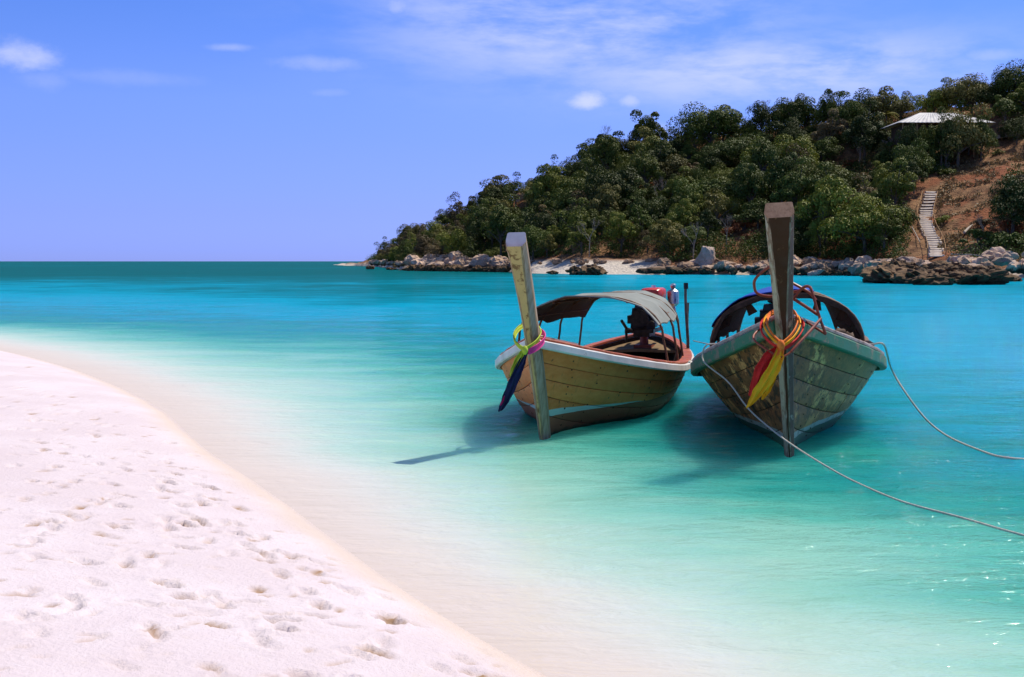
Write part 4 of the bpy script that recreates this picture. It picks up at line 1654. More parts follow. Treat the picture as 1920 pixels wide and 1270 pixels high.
def rank_labels(obs):
    """look-alikes in a row: counted from the left"""
    g = {}
    for o_ in obs:
        g.setdefault(o_['label'], []).append(o_)
    for lab, l_ in g.items():
        if len(l_) > 1:
            for i_, o_ in enumerate(sorted(l_, key=lambda q_: q_.location.x / q_.location.y)):
                o_['label'] = lab + ', ' + ordinal(i_ + 1) + ' from left'


ALLROCKS = []


def put_rock(px, py, wpx, hpx, kind, label, group=None, dist=None, name='shore_rock', mesh=None, sink=0.25):
    """rock whose foot is seen at (px, py), wpx wide and hpx tall in the picture"""
    global NROCK
    if dist is None:
        p = at_z(px, py, 0.0)
        d = p.y
    else:
        d = dist
        p = at_y(px, py, d)
    w, h_ = wpx / FOC * d, hpx / FOC * d
    o = link(name, mesh or rk.choice(ROCKS[kind]))
    sy_ = w * rk.uniform(0.35, 0.6)
    o.scale = (w / 2 * 1.1, sy_, h_ / (1.75 - sink))
    o.location = (p.x, p.y + sy_ * 0.4, p.z + h_ / (1.75 - sink) * (0.80 - sink))
    o.rotation_euler = (rk.uniform(-.15, .15), rk.uniform(-.15, .15), rk.choice((0, math.pi)) + rk.uniform(-0.5, 0.5))
    tag(o, label, 'rock', group)
    NROCK += 1
    ALLROCKS.append(o)
    return o


# low dark rocks in the water at the tip
put_rock(693, 505, 14, 7, 'rock_reef', 'small lone dark rock in the sea off the headland tip', None, 275)
put_rock(735, 508, 18, 6, 'rock_reef', 'flat dark rock awash just right of the lone tip rock', None, 255)
# pale ledge at the far tip
for i in range(12):
    px = 700 + i * 6.5
    put_rock(px, 496 + rk.uniform(-1, 1.5), rk.uniform(12, 22), rk.uniform(5, 10), 'rock_pale', 'pinkish rock in the far tip ledge', 'pale ledge rocks at the far tip', float(np.interp(px, T_PX, T_DS)) - 2)
# big pale outcrop, left shore
for i in range(34):
    px = rk.uniform(768, 948)
    row = rk.random()
    d = float(np.interp(px, T_PX, T_DS))
    put_rock(px, 509 - row * 20 + (px - 860) * 0.015, rk.uniform(16, 40), rk.uniform(9, 20), 'rock_pale', 'pale boulder of the outcrop left of the beach',
             'pale boulders of the left outcrop', d + row * 6 - 2)
for i in range(26):
    px = 762 + i * 7.4 + rk.uniform(-3, 3)
    d = float(np.interp(px, T_PX, T_DS)) - 6
    put_rock(px, 509.5 + rk.uniform(-1, 1), rk.uniform(14, 30), rk.uniform(6, 13), 'rock_reef', 'dark wet rock below the pale left outcrop', 'dark wet rocks below the left outcrop', d)
# rocks on and beside the little beach
put_rock(1080, 515, 34, 15, 'rock_reef', 'left of two dark humped rocks on the small beach edge', None, 160)
put_rock(1112, 516, 42, 17, 'rock_reef', 'right and larger of two dark humped rocks on the small beach edge', None, 158)
put_rock(1036, 513, 18, 6, 'rock_reef', 'small flat dark rock near the left end of the beach', None, 162)
put_rock(1220, 512, 44, 12, 'rock_warm', 'broad brown rock at the right end of the small beach', None, 162)
put_rock(1327, 505, 44, 46, 'rock_grey', 'tall pointed grey boulder standing at the water behind the boats', None, 166, 'standing_boulder', None)
_m = rock_mesh('standing_boulder', 77, 4, 0.35, 0.55)
_m.materials.append(M['rock_grey'])
bpy.data.objects['standing_boulder'].data = _m
bpy.data.objects['standing_boulder'].rotation_euler = (0, 0, 0.4)
for i in range(34):
    px = rk.uniform(1232, 1440)
    row = rk.random()
    put_rock(px, 514 - row * 17, rk.uniform(12, 34), rk.uniform(7, 18), rk.choice(('rock_pale', 'rock_warm', 'rock_warm')), 'brown shore boulder around the pointed grey one',
             'shore boulders around the pointed one', float(np.interp(px, T_PX, T_DS)) + row * 5 - 3)
for i in range(16):
    px = 985 + rk.uniform(0, 240)
    put_rock(px, 497 - rk.uniform(0, 6), rk.uniform(8, 20), rk.uniform(5, 11), 'rock_warm', 'small rock behind the little white beach', 'small rocks behind the beach', float(np.interp(px, T_PX, T_DS)) + 8)
for i in range(44):
    px = rk.uniform(1480, 1660)
    row = rk.random()
    put_rock(px, 518 - row * 20, rk.uniform(14, 44), rk.uniform(8, 22), rk.choice(('rock_pale', 'rock_warm', 'rock_grey')), 'shore boulder between tall prow and reef',
             'shore boulders right of the prow', float(np.interp(px, T_PX, T_DS)) + row * 5 - 4)
# the dark reef standing out on the right, pale boulders behind it
for i in range(36):
    px = rk.uniform(1655, 1865)
    row = rk.random()
    d = 92 + row * 26
    y = 490 + CAMH / d * FOC
    put_rock(px, y - row * 4, rk.uniform(40, 84), rk.uniform(12, 24) + row * 6, 'rock_reef', 'jagged dark reef rock below the stairs', 'dark reef rocks below the stairs', d)
put_rock(1860, 533, 60, 22, 'rock_reef', 'rightmost dark rock of the reef, in the water', None, 95)
put_rock(1668, 527, 76, 26, 'rock_reef', 'leftmost dark rock of the reef, jutting into the bay', None, 100)
for i in range(40):
    px = rk.uniform(1650, 1960)
    row = rk.random()
    hgt_ = 18 if px < 1800 else 30
    put_rock(px, 517 - row * hgt_, rk.uniform(18, 52), rk.uniform(12, 26), rk.choice(('rock_pale', 'rock_pale', 'rock_grey', 'rock_warm')),
             'pale boulder piled behind the reef' if px < 1800 else 'pale boulder heaped right of the stairs',
             'pale boulders behind the reef' if px < 1800 else 'pale boulders right of the stairs', 122 + row * 10)

rank_labels(ALLROCKS)

# ------------------------------------------------------------------ trees
def crown_mesh(name, seed, R=3.0, H=2.6, lobes=16, per=170, leaf=0.32, low=-0.35, open_=0.0):
    rr = np.random.default_rng(seed)
    C, S = [], []
    for i in range(lobes):
        d = rr.normal(size=3)
        d /= np.linalg.norm(d)
        d[2] = abs(d[2]) * 1.15 + low * rr.random()
        f = rr.uniform(0.30, 0.95)
        C.append((d[0] * R * f, d[1] * R * f, d[2] * H * f))
        S.append(rr.uniform(0.14, 0.42) * R)
    P, N = [], []
    for c, s in zip(C, S):
        d = rr.normal(size=(per, 3))
        d /= np.linalg.norm(d, axis=1)[:, None]
        d[:, 2] = np.where(rr.random(per) < 0.6, np.abs(d[:, 2]), d[:, 2])
        rad = s * (0.72 + 0.36 * rr.random(per) ** 0.6)
        P.append(np.array(c) + d * rad[:, None] * np.array([1, 1, 0.82]))
        N.append(d)
    P, N = np.concatenate(P), np.concatenate(N)
    n = len(P)
    N = N + rr.normal(0, 0.42, (n, 3)) + np.array([0, 0, 0.25])
    N /= np.linalg.norm(N, axis=1)[:, None]
    a = np.cross(N, rr.normal(size=(n, 3)))
    a /= np.linalg.norm(a, axis=1)[:, None]
    b_ = np.cross(N, a)
    L = leaf * rr.uniform(0.6, 1.35, n)[:, None]
    Wd = L * rr.uniform(0.45, 0.75, n)[:, None]
    cup = N * L * 0.18
    V = np.stack([P - a * L / 2, P - b_ * Wd / 2 + cup, P + a * L / 2, P + b_ * Wd / 2 + cup], 1).reshape(-1, 3)
    F = np.arange(n * 4).reshape(n, 4)
    return np_mesh(name, V, F, M['leaf_dark']), C


def trunk_mesh(name, C, seed, H0, r=0.16):
    """trunk from z=-H0 (ground) up into the crown, with limbs to some lobes"""
    rr = random.Random(seed)
    m = MB()
    lean = Vector((rr.uniform(-.3, .3), rr.uniform(-.3, .3), 0))
    base = Vector((0, 0, -H0 - 0.6))
    pts = [base, base.lerp(Vector((0, 0, 0)), 0.35) + lean * 0.4, base.lerp(Vector((0, 0, 0)), 0.7) + lean * 0.3, Vector((0, 0, 0))]
    m.tube(smooth_path(pts, 3), [r * (1.25 - 0.6 * i / 9) for i in range(10)], 7)
    for c in C[::2]:
        e = Vector(c)
        st = Vector((0, 0, -rr.uniform(0.0, 0.5) * H0))
        m.tube([st, st.lerp(e, 0.5) + Vector((0, 0, 0.15)), e], [r * 0.55, r * 0.35, r * 0.12], 5)
    return m.mesh(name, M['bark'], True)


TREES = {}
M['pale_bark'] = simple_mat('pale_bark', (0.20, 0.15, 0.11), (0.38, 0.31, 0.25), 5, 0.9, 0.4, 0.02)


def tree_kind(key, n, **kw):
    TREES[key] = []
    h0 = kw.pop('h0', 1.8)
    for i in range(n):
        cm, C = crown_mesh('crown_' + key, 500 + 13 * i + sum(map(ord, key)), **kw)
        TREES[key].append((cm, trunk_mesh('trunk_' + key, C, i, h0), h0))


tree_kind('round', 5, R=3.2, H=2.9, lobes=26, per=300, leaf=0.21, h0=2.0)
tree_kind('broad', 3, R=4.2, H=2.6, lobes=40, per=300, leaf=0.22, h0=2.4)
tree_kind('tall', 3, R=2.4, H=3.6, lobes=24, per=270, leaf=0.20, h0=2.6)
tree_kind('thin', 3, R=2.6, H=2.8, lobes=14, per=170, leaf=0.20, h0=2.2)
tree_kind('bush', 3, R=1.7, H=1.3, lobes=12, per=130, leaf=0.22, h0=0.5)
NTREE = 0


def put_tree(p, key, leafm, scale, label, group, name='hillside_tree', squash=1.0, idx=None):
    global NTREE
    cm, tm, h0 = TREES[key][NTREE % len(TREES[key]) if idx is None else idx]
    root = empty(name, p, (0, 0, random.uniform(0, 6.28)))
    root.scale = (scale * random.uniform(0.8, 1.25), scale * random.uniform(0.85, 1.15), scale * squash)
    t = link('trunk', tm, root)
    c = link('crown', cm, root)
    for o in (t, c):
        o.location = (0, 0, h0)
    c.material_slots[0].link = 'OBJECT'
    c.material_slots[0].material = M[leafm]
    tag(root, label, 'bush' if key == 'bush' else 'tree', group)
    NTREE += 1
    return root


def sky_tree(px, py_top, wpx, key, leafm, label, group=None, dd=0.0, name='hillside_tree'):
    """a tree whose crown top shows at (px, py_top), wpx wide, standing on the hill near the ridge"""
    R = {'round': 3.2, 'broad': 4.2, 'tall': 2.4, 'thin': 2.6, 'bush': 1.7}[key]
    Hc = {'round': 2.9, 'broad': 2.6, 'tall': 3.6, 'thin': 2.8, 'bush': 1.3}[key]
    h0 = TREES[key][0][2]
    d0 = float(np.interp(px, S_PX, S_DR)) - 6 + dd
    sc = wpx / FOC * d0 / (2 * R * 0.92)
    top = at_y(px, py_top, d0)
    g = hz(top.x, d0)
    need = top.z - g
    tot = (h0 + Hc * 0.98) * sc
    base = Vector((top.x, d0, top.z - tot))
    base.z = min(base.z, g)
    return put_tree(Vector((top.x, d0, min(g, top.z - tot))), key, leafm, sc, label, group, name, max(1.0, (top.z - min(g, top.z - tot)) / tot))


SK = [
    (1335, 206, 136, 'broad', 'leaf_dark', 'widest dome-shaped dark green tree on the skyline'),
    (1428, 190, 66, 'round', 'leaf_dark', 'dark round skyline tree just right of the widest dome tree'),
    (1495, 182, 68, 'round', 'leaf_dark', 'round skyline tree with sky showing under its crown, mid ridge'),
    (1557, 178, 60, 'round', 'leaf_mid', 'olive green domed tree between two darker skyline trees'),
    (1624, 170, 68, 'round', 'leaf_dark', 'tallest dark green round tree on the ridge left of the house'),
    (1690, 178, 50, 'thin', 'leaf_olive', 'thin feathery tree on the ridge just left of the house roof'),
    (1752, 164, 62, 'round', 'leaf_mid', 'green round tree on the ridge above the house roof'),
    (1825, 148, 90, 'broad', 'leaf_olive', 'wide olive tree on the ridge above the right end of the roof'),
    (1905, 124, 100, 'broad', 'leaf_dark', 'highest dark green tree at the right edge of the photo'),
    (1190, 242, 54, 'round', 'leaf_olive', 'rounded olive tree on the skyline beside the bare tree'),
    (1150, 262, 50, 'round', 'leaf_dark', 'dark tree on the skyline directly under the bare tree'),
    (1095, 258, 56, 'tall', 'leaf_dark', 'dark leafy tree at the left shoulder of the high skyline'),
    (1240, 262, 52, 'round', 'leaf_dark', 'dark tree in the skyline dip left of the widest dome tree'),
    (1275, 240, 50, 'tall', 'leaf_dark', 'dark tree leaning against the left side of the widest dome tree'),
    (1040, 310, 50, 'tall', 'leaf_mid', 'green tree on the steep left skyline below the shoulder'),
    (1002, 332, 40, 'round', 'leaf_olive', 'olive tree on the skyline right of the orange earth patch'),
    (940, 347, 46, 'round', 'leaf_dark', 'dark round tree on the skyline left of the orange earth patch'),
    (912, 362, 36, 'round', 'leaf_dark', 'dark tree at the top of the step in the left skyline'),
    (868, 392, 46, 'round', 'leaf_olive', 'first tall tree on the low left skyline below the step'),
    (838, 398, 38, 'round', 'leaf_mid', 'green tree on the low left skyline, second below the step'),
    (800, 424, 44, 'thin', 'leaf_brown', 'brownish bushy tree half way down the left skyline'),
    (765, 440, 40, 'thin', 'leaf_olive', 'small olive tree near the low end of the skyline'),
    (735, 456, 34, 'thin', 'leaf_brown', 'small brownish tree close to the headland tip'),
    (714, 466, 14, 'bush', 'leaf_dark', 'tiny lone tree nearest to the tip of the headland'),
]
for px, py, w, key, lm, lab in SK:
    sky_tree(px, py, w, key, lm, lab, 'trees along the skyline')


# areas kept open: earth slope, stairs, path, house, red patches (in picture coordinates of the crown)
def open_area(cx, cy, bx, by):
    if 1700 < cx < 1792 and 325 < cy < 500:
        return True
    if cx > 1772 and 262 < cy < 472:
        if cx > 1880 and 322 < cy < 396:
            return False
        return True
    if 1752 < cx < 1990 and 236 < cy < 290:
        return True
    if 1690 < cx < 1865 and 200 < cy < 262:
        return True
    for ex, ey, rx, ry in ((1575, 298, 48, 16), (1392, 428, 46, 26), (976, 378, 18, 14)):
        if ((cx - ex) / rx) ** 2 + ((cy - ey) / ry) ** 2 < 1:
            return True
    return False


LANDM = [(735, 'the headland tip'), (800, 'the brownish skyline tree'), (868, 'the step in the left skyline'), (935, 'the skyline left of the orange rock'), (985, 'the orange rock face'),
         (1040, 'the steep left skyline'), (1095, 'the ridge shoulder'), (1140, 'the bare skyline tree'), (1190, 'the olive skyline tree'), (1245, 'the skyline dip'),
         (1300, 'the left half of the dome tree'), (1365, 'the right half of the dome tree'), (1428, 'the ridge above the tall prow'), (1495, 'the see-through ridge tree'),
         (1557, 'the olive domed ridge tree'), (1620, 'the tallest dark ridge tree'), (1670, 'the yellow palm'), (1730, 'the left end of the house'), (1800, 'the right end of the house'), (1880, 'the right edge treetop')]


def zone(px, py, q):
    nm = min(LANDM, key=lambda t: abs(t[0] - px))[1]
    lv = 'low under' if q < 0.30 else 'midway below' if q < 0.62 else 'high below'
    return lv + ' ' + nm


tr_rng = random.Random(23)
placed = []
slope_trees = []
ntry = 0
LEAFW = {'leaf_dark': 'dark green', 'leaf_mid': 'mid green', 'leaf_olive': 'olive green', 'leaf_brown': 'dry brownish'}
KINDW = {'round': 'round tree', 'broad': 'spreading tree', 'tall': 'tall narrow tree', 'thin': 'thin tree', 'bush': 'low bush'}
while len(placed) < 288 and ntry < 9000:
    ntry += 1
    px = tr_rng.uniform(715, 1990)
    ds = float(np.interp(px, T_PX, T_DS))
    dr = float(np.interp(px, S_PX, S_DR))
    q = tr_rng.random() ** 0.8
    if px < 1240 and px > 975:
        q = 0.13 + 0.87 * q
    y = ds + 5 + (dr - ds - 9) * q
    x = (px - 960) / FOC * y
    if any((x - a) ** 2 + (y - b_) ** 2 < r * r for a, b_, r in placed):
        continue
    z = hz(x, y)
    bx, by = pix((x, y, z))
    cx, cy = pix((x, y, z + 4.2))
    if any(open_area(cx + e, cy + g_, bx, by) for e in (-20, 0, 20) for g_ in (-14, 0, 16)):
        continue
    u = tr_rng.random()
    if px < 900:
        lm = tr_rng.choice(('leaf_brown', 'leaf_olive', 'leaf_brown', 'leaf_dark', 'leaf_mid'))
        key = tr_rng.choice(('thin', 'round', 'bush'))
    else:
        lm = 'leaf_dark' if u < 0.58 else 'leaf_mid' if u < 0.84 else 'leaf_olive' if u < 0.95 else 'leaf_brown'
        key = tr_rng.choice(('round', 'round', 'broad', 'tall', 'thin', 'tall'))
    sc = (0.72 + 0.85 * tr_rng.random() ** 1.8) * (0.75 if px < 800 else 1.0)
    if key == 'broad':
        sc *= 0.82
    placed.append((x, y, 3.0 + 1.6 * (sc - 0.6)))
    ob = put_tree(Vector((x, y, z - 0.2)), key, lm, sc, '%s %s %s' % (LEAFW[lm], KINDW[key], zone(px, cy, q)), 'trees on the headland slope', squash=tr_rng.uniform(0.85, 1.35))
    slope_trees.append((px, ob))

by_label = {}
for px, ob in sorted(slope_trees, key=lambda t: t[0]):
    by_label.setdefault(ob['label'], []).append(ob)
for lab, obs in by_label.items():
    words = {5: ('far left', 'centre left', 'middle', 'centre right', 'far right'), 6: ('first', 'second', 'third', 'fourth', 'fifth', 'sixth'), 2: ('left', 'right'), 3: ('left', 'middle', 'right'), 4: ('far left', 'centre left', 'centre right', 'far right')}.get(len(obs))
    if words:
        for w_, ob in zip(words, obs):
            ob['label'] = '%s: %s' % (w_, lab)

# special plants
def bare_tree(px, py, hpx, label, seed=1, d=None):
    if d is None:
        d = float(np.interp(px, S_PX, S_DR)) - 6
    h_ = hpx / FOC * d
    base = at_y(px, py + hpx, d)
    root = empty('bare_tree', base)
    tag(root, label, 'tree')
    rr = random.Random(seed)
    m = MB()
    br = MB()
    m.tube([Vector((0, 0, -3)), Vector((0, 0, 0)), Vector((0.1, 0, h_ * 0.4))], [0.10, 0.085, 0.06], 7)

    def grow(p, d_, L, r, depth):
        e = p + d_ * L
        br.tube([p, p.lerp(e, 0.5) + Vector((rr.uniform(-.1, .1), 0, 0.05)), e], [r, r * 0.8, r * 0.6], 5)
        if depth:
            for _ in range(3):
                nd = (d_ + Vector((rr.uniform(-.8, .8), rr.uniform(-.6, .6), rr.uniform(-.1, .6)))).normalized()
                grow(e, nd, L * rr.uniform(0.55, 0.8), r * 0.55, depth - 1)
    for _ in range(4):
        grow(Vector((0.1, 0, h_ * rr.uniform(0.2, 0.4))), Vector((rr.uniform(-.7, .7), rr.uniform(-.5, .5), 1)).normalized(), h_ * 0.25, 0.045, 3)
    m.build('trunk', M['pale_bark'], root, True)
    br.build('branches', M['pale_bark'], root, True)


def slope_bare(px, py_foot, hpx, label, seed):
    g = at_hill(px, py_foot)
    d = g.y - 4.0
    p = at_y(px, py_foot - hpx, d)
    bare_tree(px, py_foot - hpx, hpx, label, seed, d)


bare_tree(1134, 230, 44, 'leafless twiggy tree sticking up from the high left skyline', 3)
bare_tree(1437, 186, 24, 'leafless twigs beside a dark round skyline tree', 5)
bare_tree(962, 340, 24, 'thin leafless sapling on the left skyline by the orange earth', 6)

for i, (px, pf, hp, lab) in enumerate(((1238, 392, 62, 'pale leafless tree high on the slope left of the dome tree'), (1300, 478, 70, 'pale leafless tree low on the slope behind the pointed boulder'), (1362, 452, 50, 'leafless tree beside the rust red bushes'),
                                       (1105, 470, 64, 'leafless tree low on the slope above the beach'), (1480, 330, 40, 'leafless tree high on the slope right of the prow'), (1520, 350, 40, 'leafless tree left of the high bare patch'),
                                       (1612, 302, 46, 'leafless tree at the high bare patch'), (1668, 300, 46, 'leafless tree below the yellow palm'), (1842, 440, 40, 'leafless tree on the bare earth slope'))):
    slope_bare(px, pf, hp, lab, 20 + i)


def palm(p, h_, r, label, leafm):
    root = empty('palm_tree', p)
    tag(root, label, 'palm', 'palms near the house')
    MB().tube([Vector((0, 0, -1)), Vector((0.15, 0, h_ * 0.5)), Vector((0.1, 0, h_))], [0.16, 0.12, 0.10], 8).build('trunk', M['bark'], root, True)
    rr = random.Random(2)
    vs, fs = [], []
    m = MB()
    for i in range(16):
        a = i * 2.4
        up = rr.uniform(0.1, 0.9)
        d_ = Vector((math.cos(a), math.sin(a), 0))
        pts = [Vector((0.1, 0, h_)) + d_ * (r * t) + Vector((0, 0, r * (up * t - 0.95 * t * t))) for t in (0, .2, .4, .6, .8, 1.0)]
        side = Vector((-d_.y, d_.x, 0))
        for t in range(5):
            for s_ in (-1, 1):
                for q in range(3):
                    c = pts[t].lerp(pts[t + 1], q / 3)
                    L = r * 0.30 * (1 - 0.12 * t)
                    tip = c + side * (s_ * L) + d_ * (L * 0.4) + Vector((0, 0, -0.35 * L))
                    w_ = d_ * (r * 0.035)
                    m.add([c - w_, c + w_, tip], [(0, 1, 2)])
    m.build('fronds', M[leafm], root)


pp = at_hill(1660, 268)
palm(Vector(pp), at_y(1660, 208, pp.y).z - pp.z - 0.6, 2.1, 'bright yellow-green palm on the ridge just left of the house', 'leaf_yellow')
pp = at_hill(1815, 292)
palm(Vector(pp), at_y(1815, 238, pp.y).z - pp.z - 0.6, 2.0, 'small palm with pale fronds beside the path below the house', 'leaf_olive')

# rust-red dry shrubs in the open patches
for i, (px, py, sc, lm, lab) in enumerate(((1372, 446, 1.0, 'leaf_rust', 'rust red dry bush left in the clearing above the pointed boulder'), (1395, 432, 1.2, 'leaf_rust', 'largest rust red dry bush in the clearing left of the tall prow'),
                                           (1412, 452, 0.9, 'leaf_rust', 'rust red dry bush right in the clearing beside the tall prow'), (1545, 318, 0.8, 'leaf_brown', 'brown dry bush left in the bare patch high on the hill'),
                                           (1600, 312, 0.8, 'leaf_rust', 'reddish dry bush right in the bare patch high on the hill'), (1640, 300, 0.8, 'leaf_brown', 'brown dry bush between the bare patch and the house'),
                                           (1890, 440, 1.1, 'leaf_rust', 'rust red dry bush on the earth slope at the right edge'), (1845, 425, 0.8, 'leaf_brown', 'brown dry bush low on the earth slope'),
                                           (1700, 322, 0.9, 'leaf_olive', 'olive bush at the left rim of the earth slope'), (1770, 420, 0.7, 'leaf_mid', 'green bush just right of the stairs'),
                                           (1775, 330, 0.8, 'leaf_mid', 'green bush at the top of the stairs'), (1870, 290, 0.6, 'leaf_olive', 'small olive bush below the upper path'),
                                           (1835, 462, 1.3, 'leaf_dark', 'dark green bush at the foot of the earth slope'), (1885, 466, 1.4, 'leaf_dark', 'dark green bush low at the right edge above the boulders'),
                                           (1925, 468, 1.4, 'leaf_dark', 'dark green bush cut by the right edge above the boulders'), (1612, 478, 1.0, 'leaf_mid', 'bright green bush low on the dark slope above the shore rocks'))):
    p = at_hill(px, py)
    if p:
        put_tree(p - Vector((0, 0, 0.2)), 'bush', lm, sc, lab, 'bushes in the clearings', 'dry_bush' if lm in ('leaf_rust', 'leaf_brown') else 'green_bush')

# undergrowth that nobody could count, all over the wooded slope
ug = np.random.default_rng(3)
n = 26000
upx = ug.uniform(690, 2000, n)
uds = np.interp(upx, T_PX, T_DS)
udr = np.interp(upx, S_PX, S_DR)
uq = ug.random(n)
uy = uds + 3 + (udr - uds) * uq
uxx = (upx - 960) / FOC * uy
uz = hill_z(uxx, uy)
usx = 960 + FOC * uxx / uy
usy = HORY - (uz + 0.5 - CAMH) / uy * FOC
keep = np.array([(not open_area(a, b_, a, b_)) for a, b_ in zip(usx, usy)]) & (uz > 1.6) & ~((upx > 975) & (upx < 1240) & (uq < 0.15))
uxx, uy, uz = uxx[keep], uy[keep], uz[keep]
cl = ug.permutation(len(uxx))[:7600]
cx_, cy_, cz_ = uxx[cl], uy[cl], uz[cl]
cr_ = ug.uniform(0.4, 1.6, len(cl)) * np.where(fbm(cx_ / 9, cy_ / 9, 2, 77) > 0, 1.0, 0.7)
reps = 46
dirs = ug.normal(size=(len(cl) * reps, 3))
dirs /= np.linalg.norm(dirs, axis=1)[:, None]
dirs[:, 2] = np.abs(dirs[:, 2])
P = np.repeat(np.stack([cx_, cy_, cz_], 1), reps, 0) + dirs * np.repeat(cr_, reps)[:, None] * ug.uniform(0.7, 1.1, (len(cl) * reps, 1)) * np.array([1, 1, 1.5]) + np.array([0, 0, 0.1])


def leaf_cloud(name, P, leaf, matl, rng, upb=0.4):
    n = len(P)
    N = rng.normal(size=(n, 3)) + np.array([0, 0, upb])
    N /= np.linalg.norm(N, axis=1)[:, None]
    a = np.cross(N, rng.normal(size=(n, 3)))
    a /= np.linalg.norm(a, axis=1)[:, None]
    b_ = np.cross(N, a)
    L = leaf * rng.uniform(0.6, 1.3, n)[:, None]
    V = np.stack([P - a * L / 2, P - b_ * L * .28, P + a * L / 2, P + b_ * L * .28], 1).reshape(-1, 3)
    return link(name, np_mesh(name, V, np.arange(n * 4).reshape(n, 4), matl))


u = leaf_cloud('undergrowth', P, 0.25, M['leaf_dark'], ug)
tag(u, 'dense dark green undergrowth between the trees of the headland', 'undergrowth', kind='stuff')
# dry grass on the bare earth
n = 16000
gp_ = []
gy = ug.uniform(125, 200, n)
gpx = ug.uniform(1755, 1995, n)
gx = (gpx - 960) / FOC * gy
gz = hill_z(gx, gy)
gsy = HORY - (gz - CAMH) / gy * FOC
clump = fbm(gx / 1.6, gy / 1.6, 3, 61)
kp = (gsy > 285) & (gsy < 470) & (clump > 0.05)
gx, gy, gz = gx[kp], gy[kp], gz[kp]
P = np.repeat(np.stack([gx, gy, gz], 1), 3, 0) + ug.normal(0, 0.16, (len(gx) * 3, 3)) + np.array([0, 0, 0.12])
g_ = leaf_cloud('dry_grass', P, 0.34, M['dry_grass'], ug, 0.0)
tag(g_, 'straw coloured dry grass tufts on the bare earth slope', 'grass', kind='stuff')

# ------------------------------------------------------------------ stairs, path, house
M['step'] = simple_mat('pale_concrete_step', (0.40, 0.32, 0.26), (0.66, 0.56, 0.48), 1.6, 0.9, 0.4, 0.03)
M['bamboo'] = simple_mat('weathered_bamboo', (0.30, 0.16, 0.065), (0.44, 0.26, 0.12), 4, 0.75, 0.2, 0.01)
M['path'] = simple_mat('pale_trodden_path', (0.40, 0.29, 0.22), (0.56, 0.44, 0.35), 1.2, 0.95, 0.5, 0.05)
M['housewall'] = wood_mat('dark_house_boards', (0.035, 0.020, 0.012), (0.085, 0.048, 0.028), (0.14, 0.085, 0.05), (1, 1, 8))
M['roof'] = simple_mat('pale_sheet_roof', (0.42, 0.40, 0.39), (0.58, 0.56, 0.55), 1.2, 0.5, 0.15, 0.01)
M['dark_glass'] = simple_mat('dark_window', (0.012, 0.014, 0.016), (0.03, 0.032, 0.034), 3, 0.15, 0.0)

stair_px = [(1756, 483), (1755, 472), (1750, 455), (1741, 438), (1735, 418), (1737, 398), (1743, 378), (1746, 364)]
sp3 = [at_hill(*q) for q in stair_px]
spp = smooth_path(sp3, 12)
root = empty('hillside_stairs', sp3[0])
tag(root, 'pale stepped stairway with bamboo rails climbing the earth slope', 'stairs')
zs = [p.z for p in spp]
for i in range(1, len(spp)):
    spp[i].z = max(spp[i].z, spp[i - 1].z + 0.005)
cum = [0.0]
for i in range(1, len(spp)):
    cum.append(cum[-1] + (spp[i] - spp[i - 1]).length)
NS = 30


def sp_at(f):
    x = f * cum[-1]
    return Vector([np.interp(x, cum, [p[j] for p in spp]) for j in range(3)])


step_mesh = None
for i in range(NS):
    f = i / (NS - 1)
    p, q = sp_at(f), sp_at(min(1, f + 0.03))
    rise = (sp3[-1].z - sp3[0].z) / NS
    hh_ = rise * 0.86
    prof = [(-0.34, -hh_ * 0.5), (-0.33, -hh_ * 0.25), (-0.20, hh_ * 0.22), (-0.05, hh_ * 0.45), (0.3, hh_ * 0.5), (0.3, -hh_ * 0.5)]
    o = MB().sweep([[Vector((xx, y_, z_)) for y_, z_ in prof] for xx in (-0.85, 0.85)]).build('step', M['step'], root)
    o.location = p - sp3[0] + Vector((random.uniform(-.08, .08), 0, 0.15))
    o.rotation_euler = (random.uniform(-.03, .03), random.uniform(-.03, .03), random.uniform(-.06, .06))
for sd in (-1, 1):
    prev = None
    for i in range(0, NS, 3):
        p = sp_at(i / (NS - 1)) - sp3[0] + Vector((sd * 1.05, 0, 0))
        MB().tube([p + Vector((0, 0, -0.4)), p + Vector((random.uniform(-.08, .08), 0, 1.05))], 0.055, 6).build('post', M['bamboo'], root, True)
        if prev is not None:
            MB().tube([prev + Vector((0, 0, 1.0)), p + Vector((0, 0, 0.98))], 0.04, 6).build('handrail', M['bamboo'], root, True)
        prev = p

# trodden path curving up to the house
path_px = [(1760, 318), (1772, 300), (1792, 282), (1820, 270), (1850, 264), (1885, 258), (1920, 252), (1990, 242), (2090, 228)]
pp3 = [at_hill(*q) for q in path_px]
pp3 = [p for p in pp3 if p is not None]
PP = smooth_path(pp3, 8)
rows = []
for i, p in enumerate(PP):
    t = (PP[min(i + 1, len(PP) - 1)] - PP[max(i - 1, 0)])
    nv = Vector((-t.y, t.x, 0)).normalized()
    row = []
    for f in (-1, -0.5, 0, 0.5, 1):
        q = p + nv * (f * (1.15 + 0.2 * math.sin(i * 0.7)))
        q.z = max(p.z, hz(q.x, q.y)) * 0.5 + p.z * 0.5 + 0.22
        row.append(q)
    rows.append(row)
pth = MB().grid(rows, 0, [[Vector((0, 0, -0.5))] * 5 for _ in rows]).build('path', M['path'], None, True)
tag(pth, kind='structure')
pth['label'] = 'pale trodden path curving up to the hilltop house'
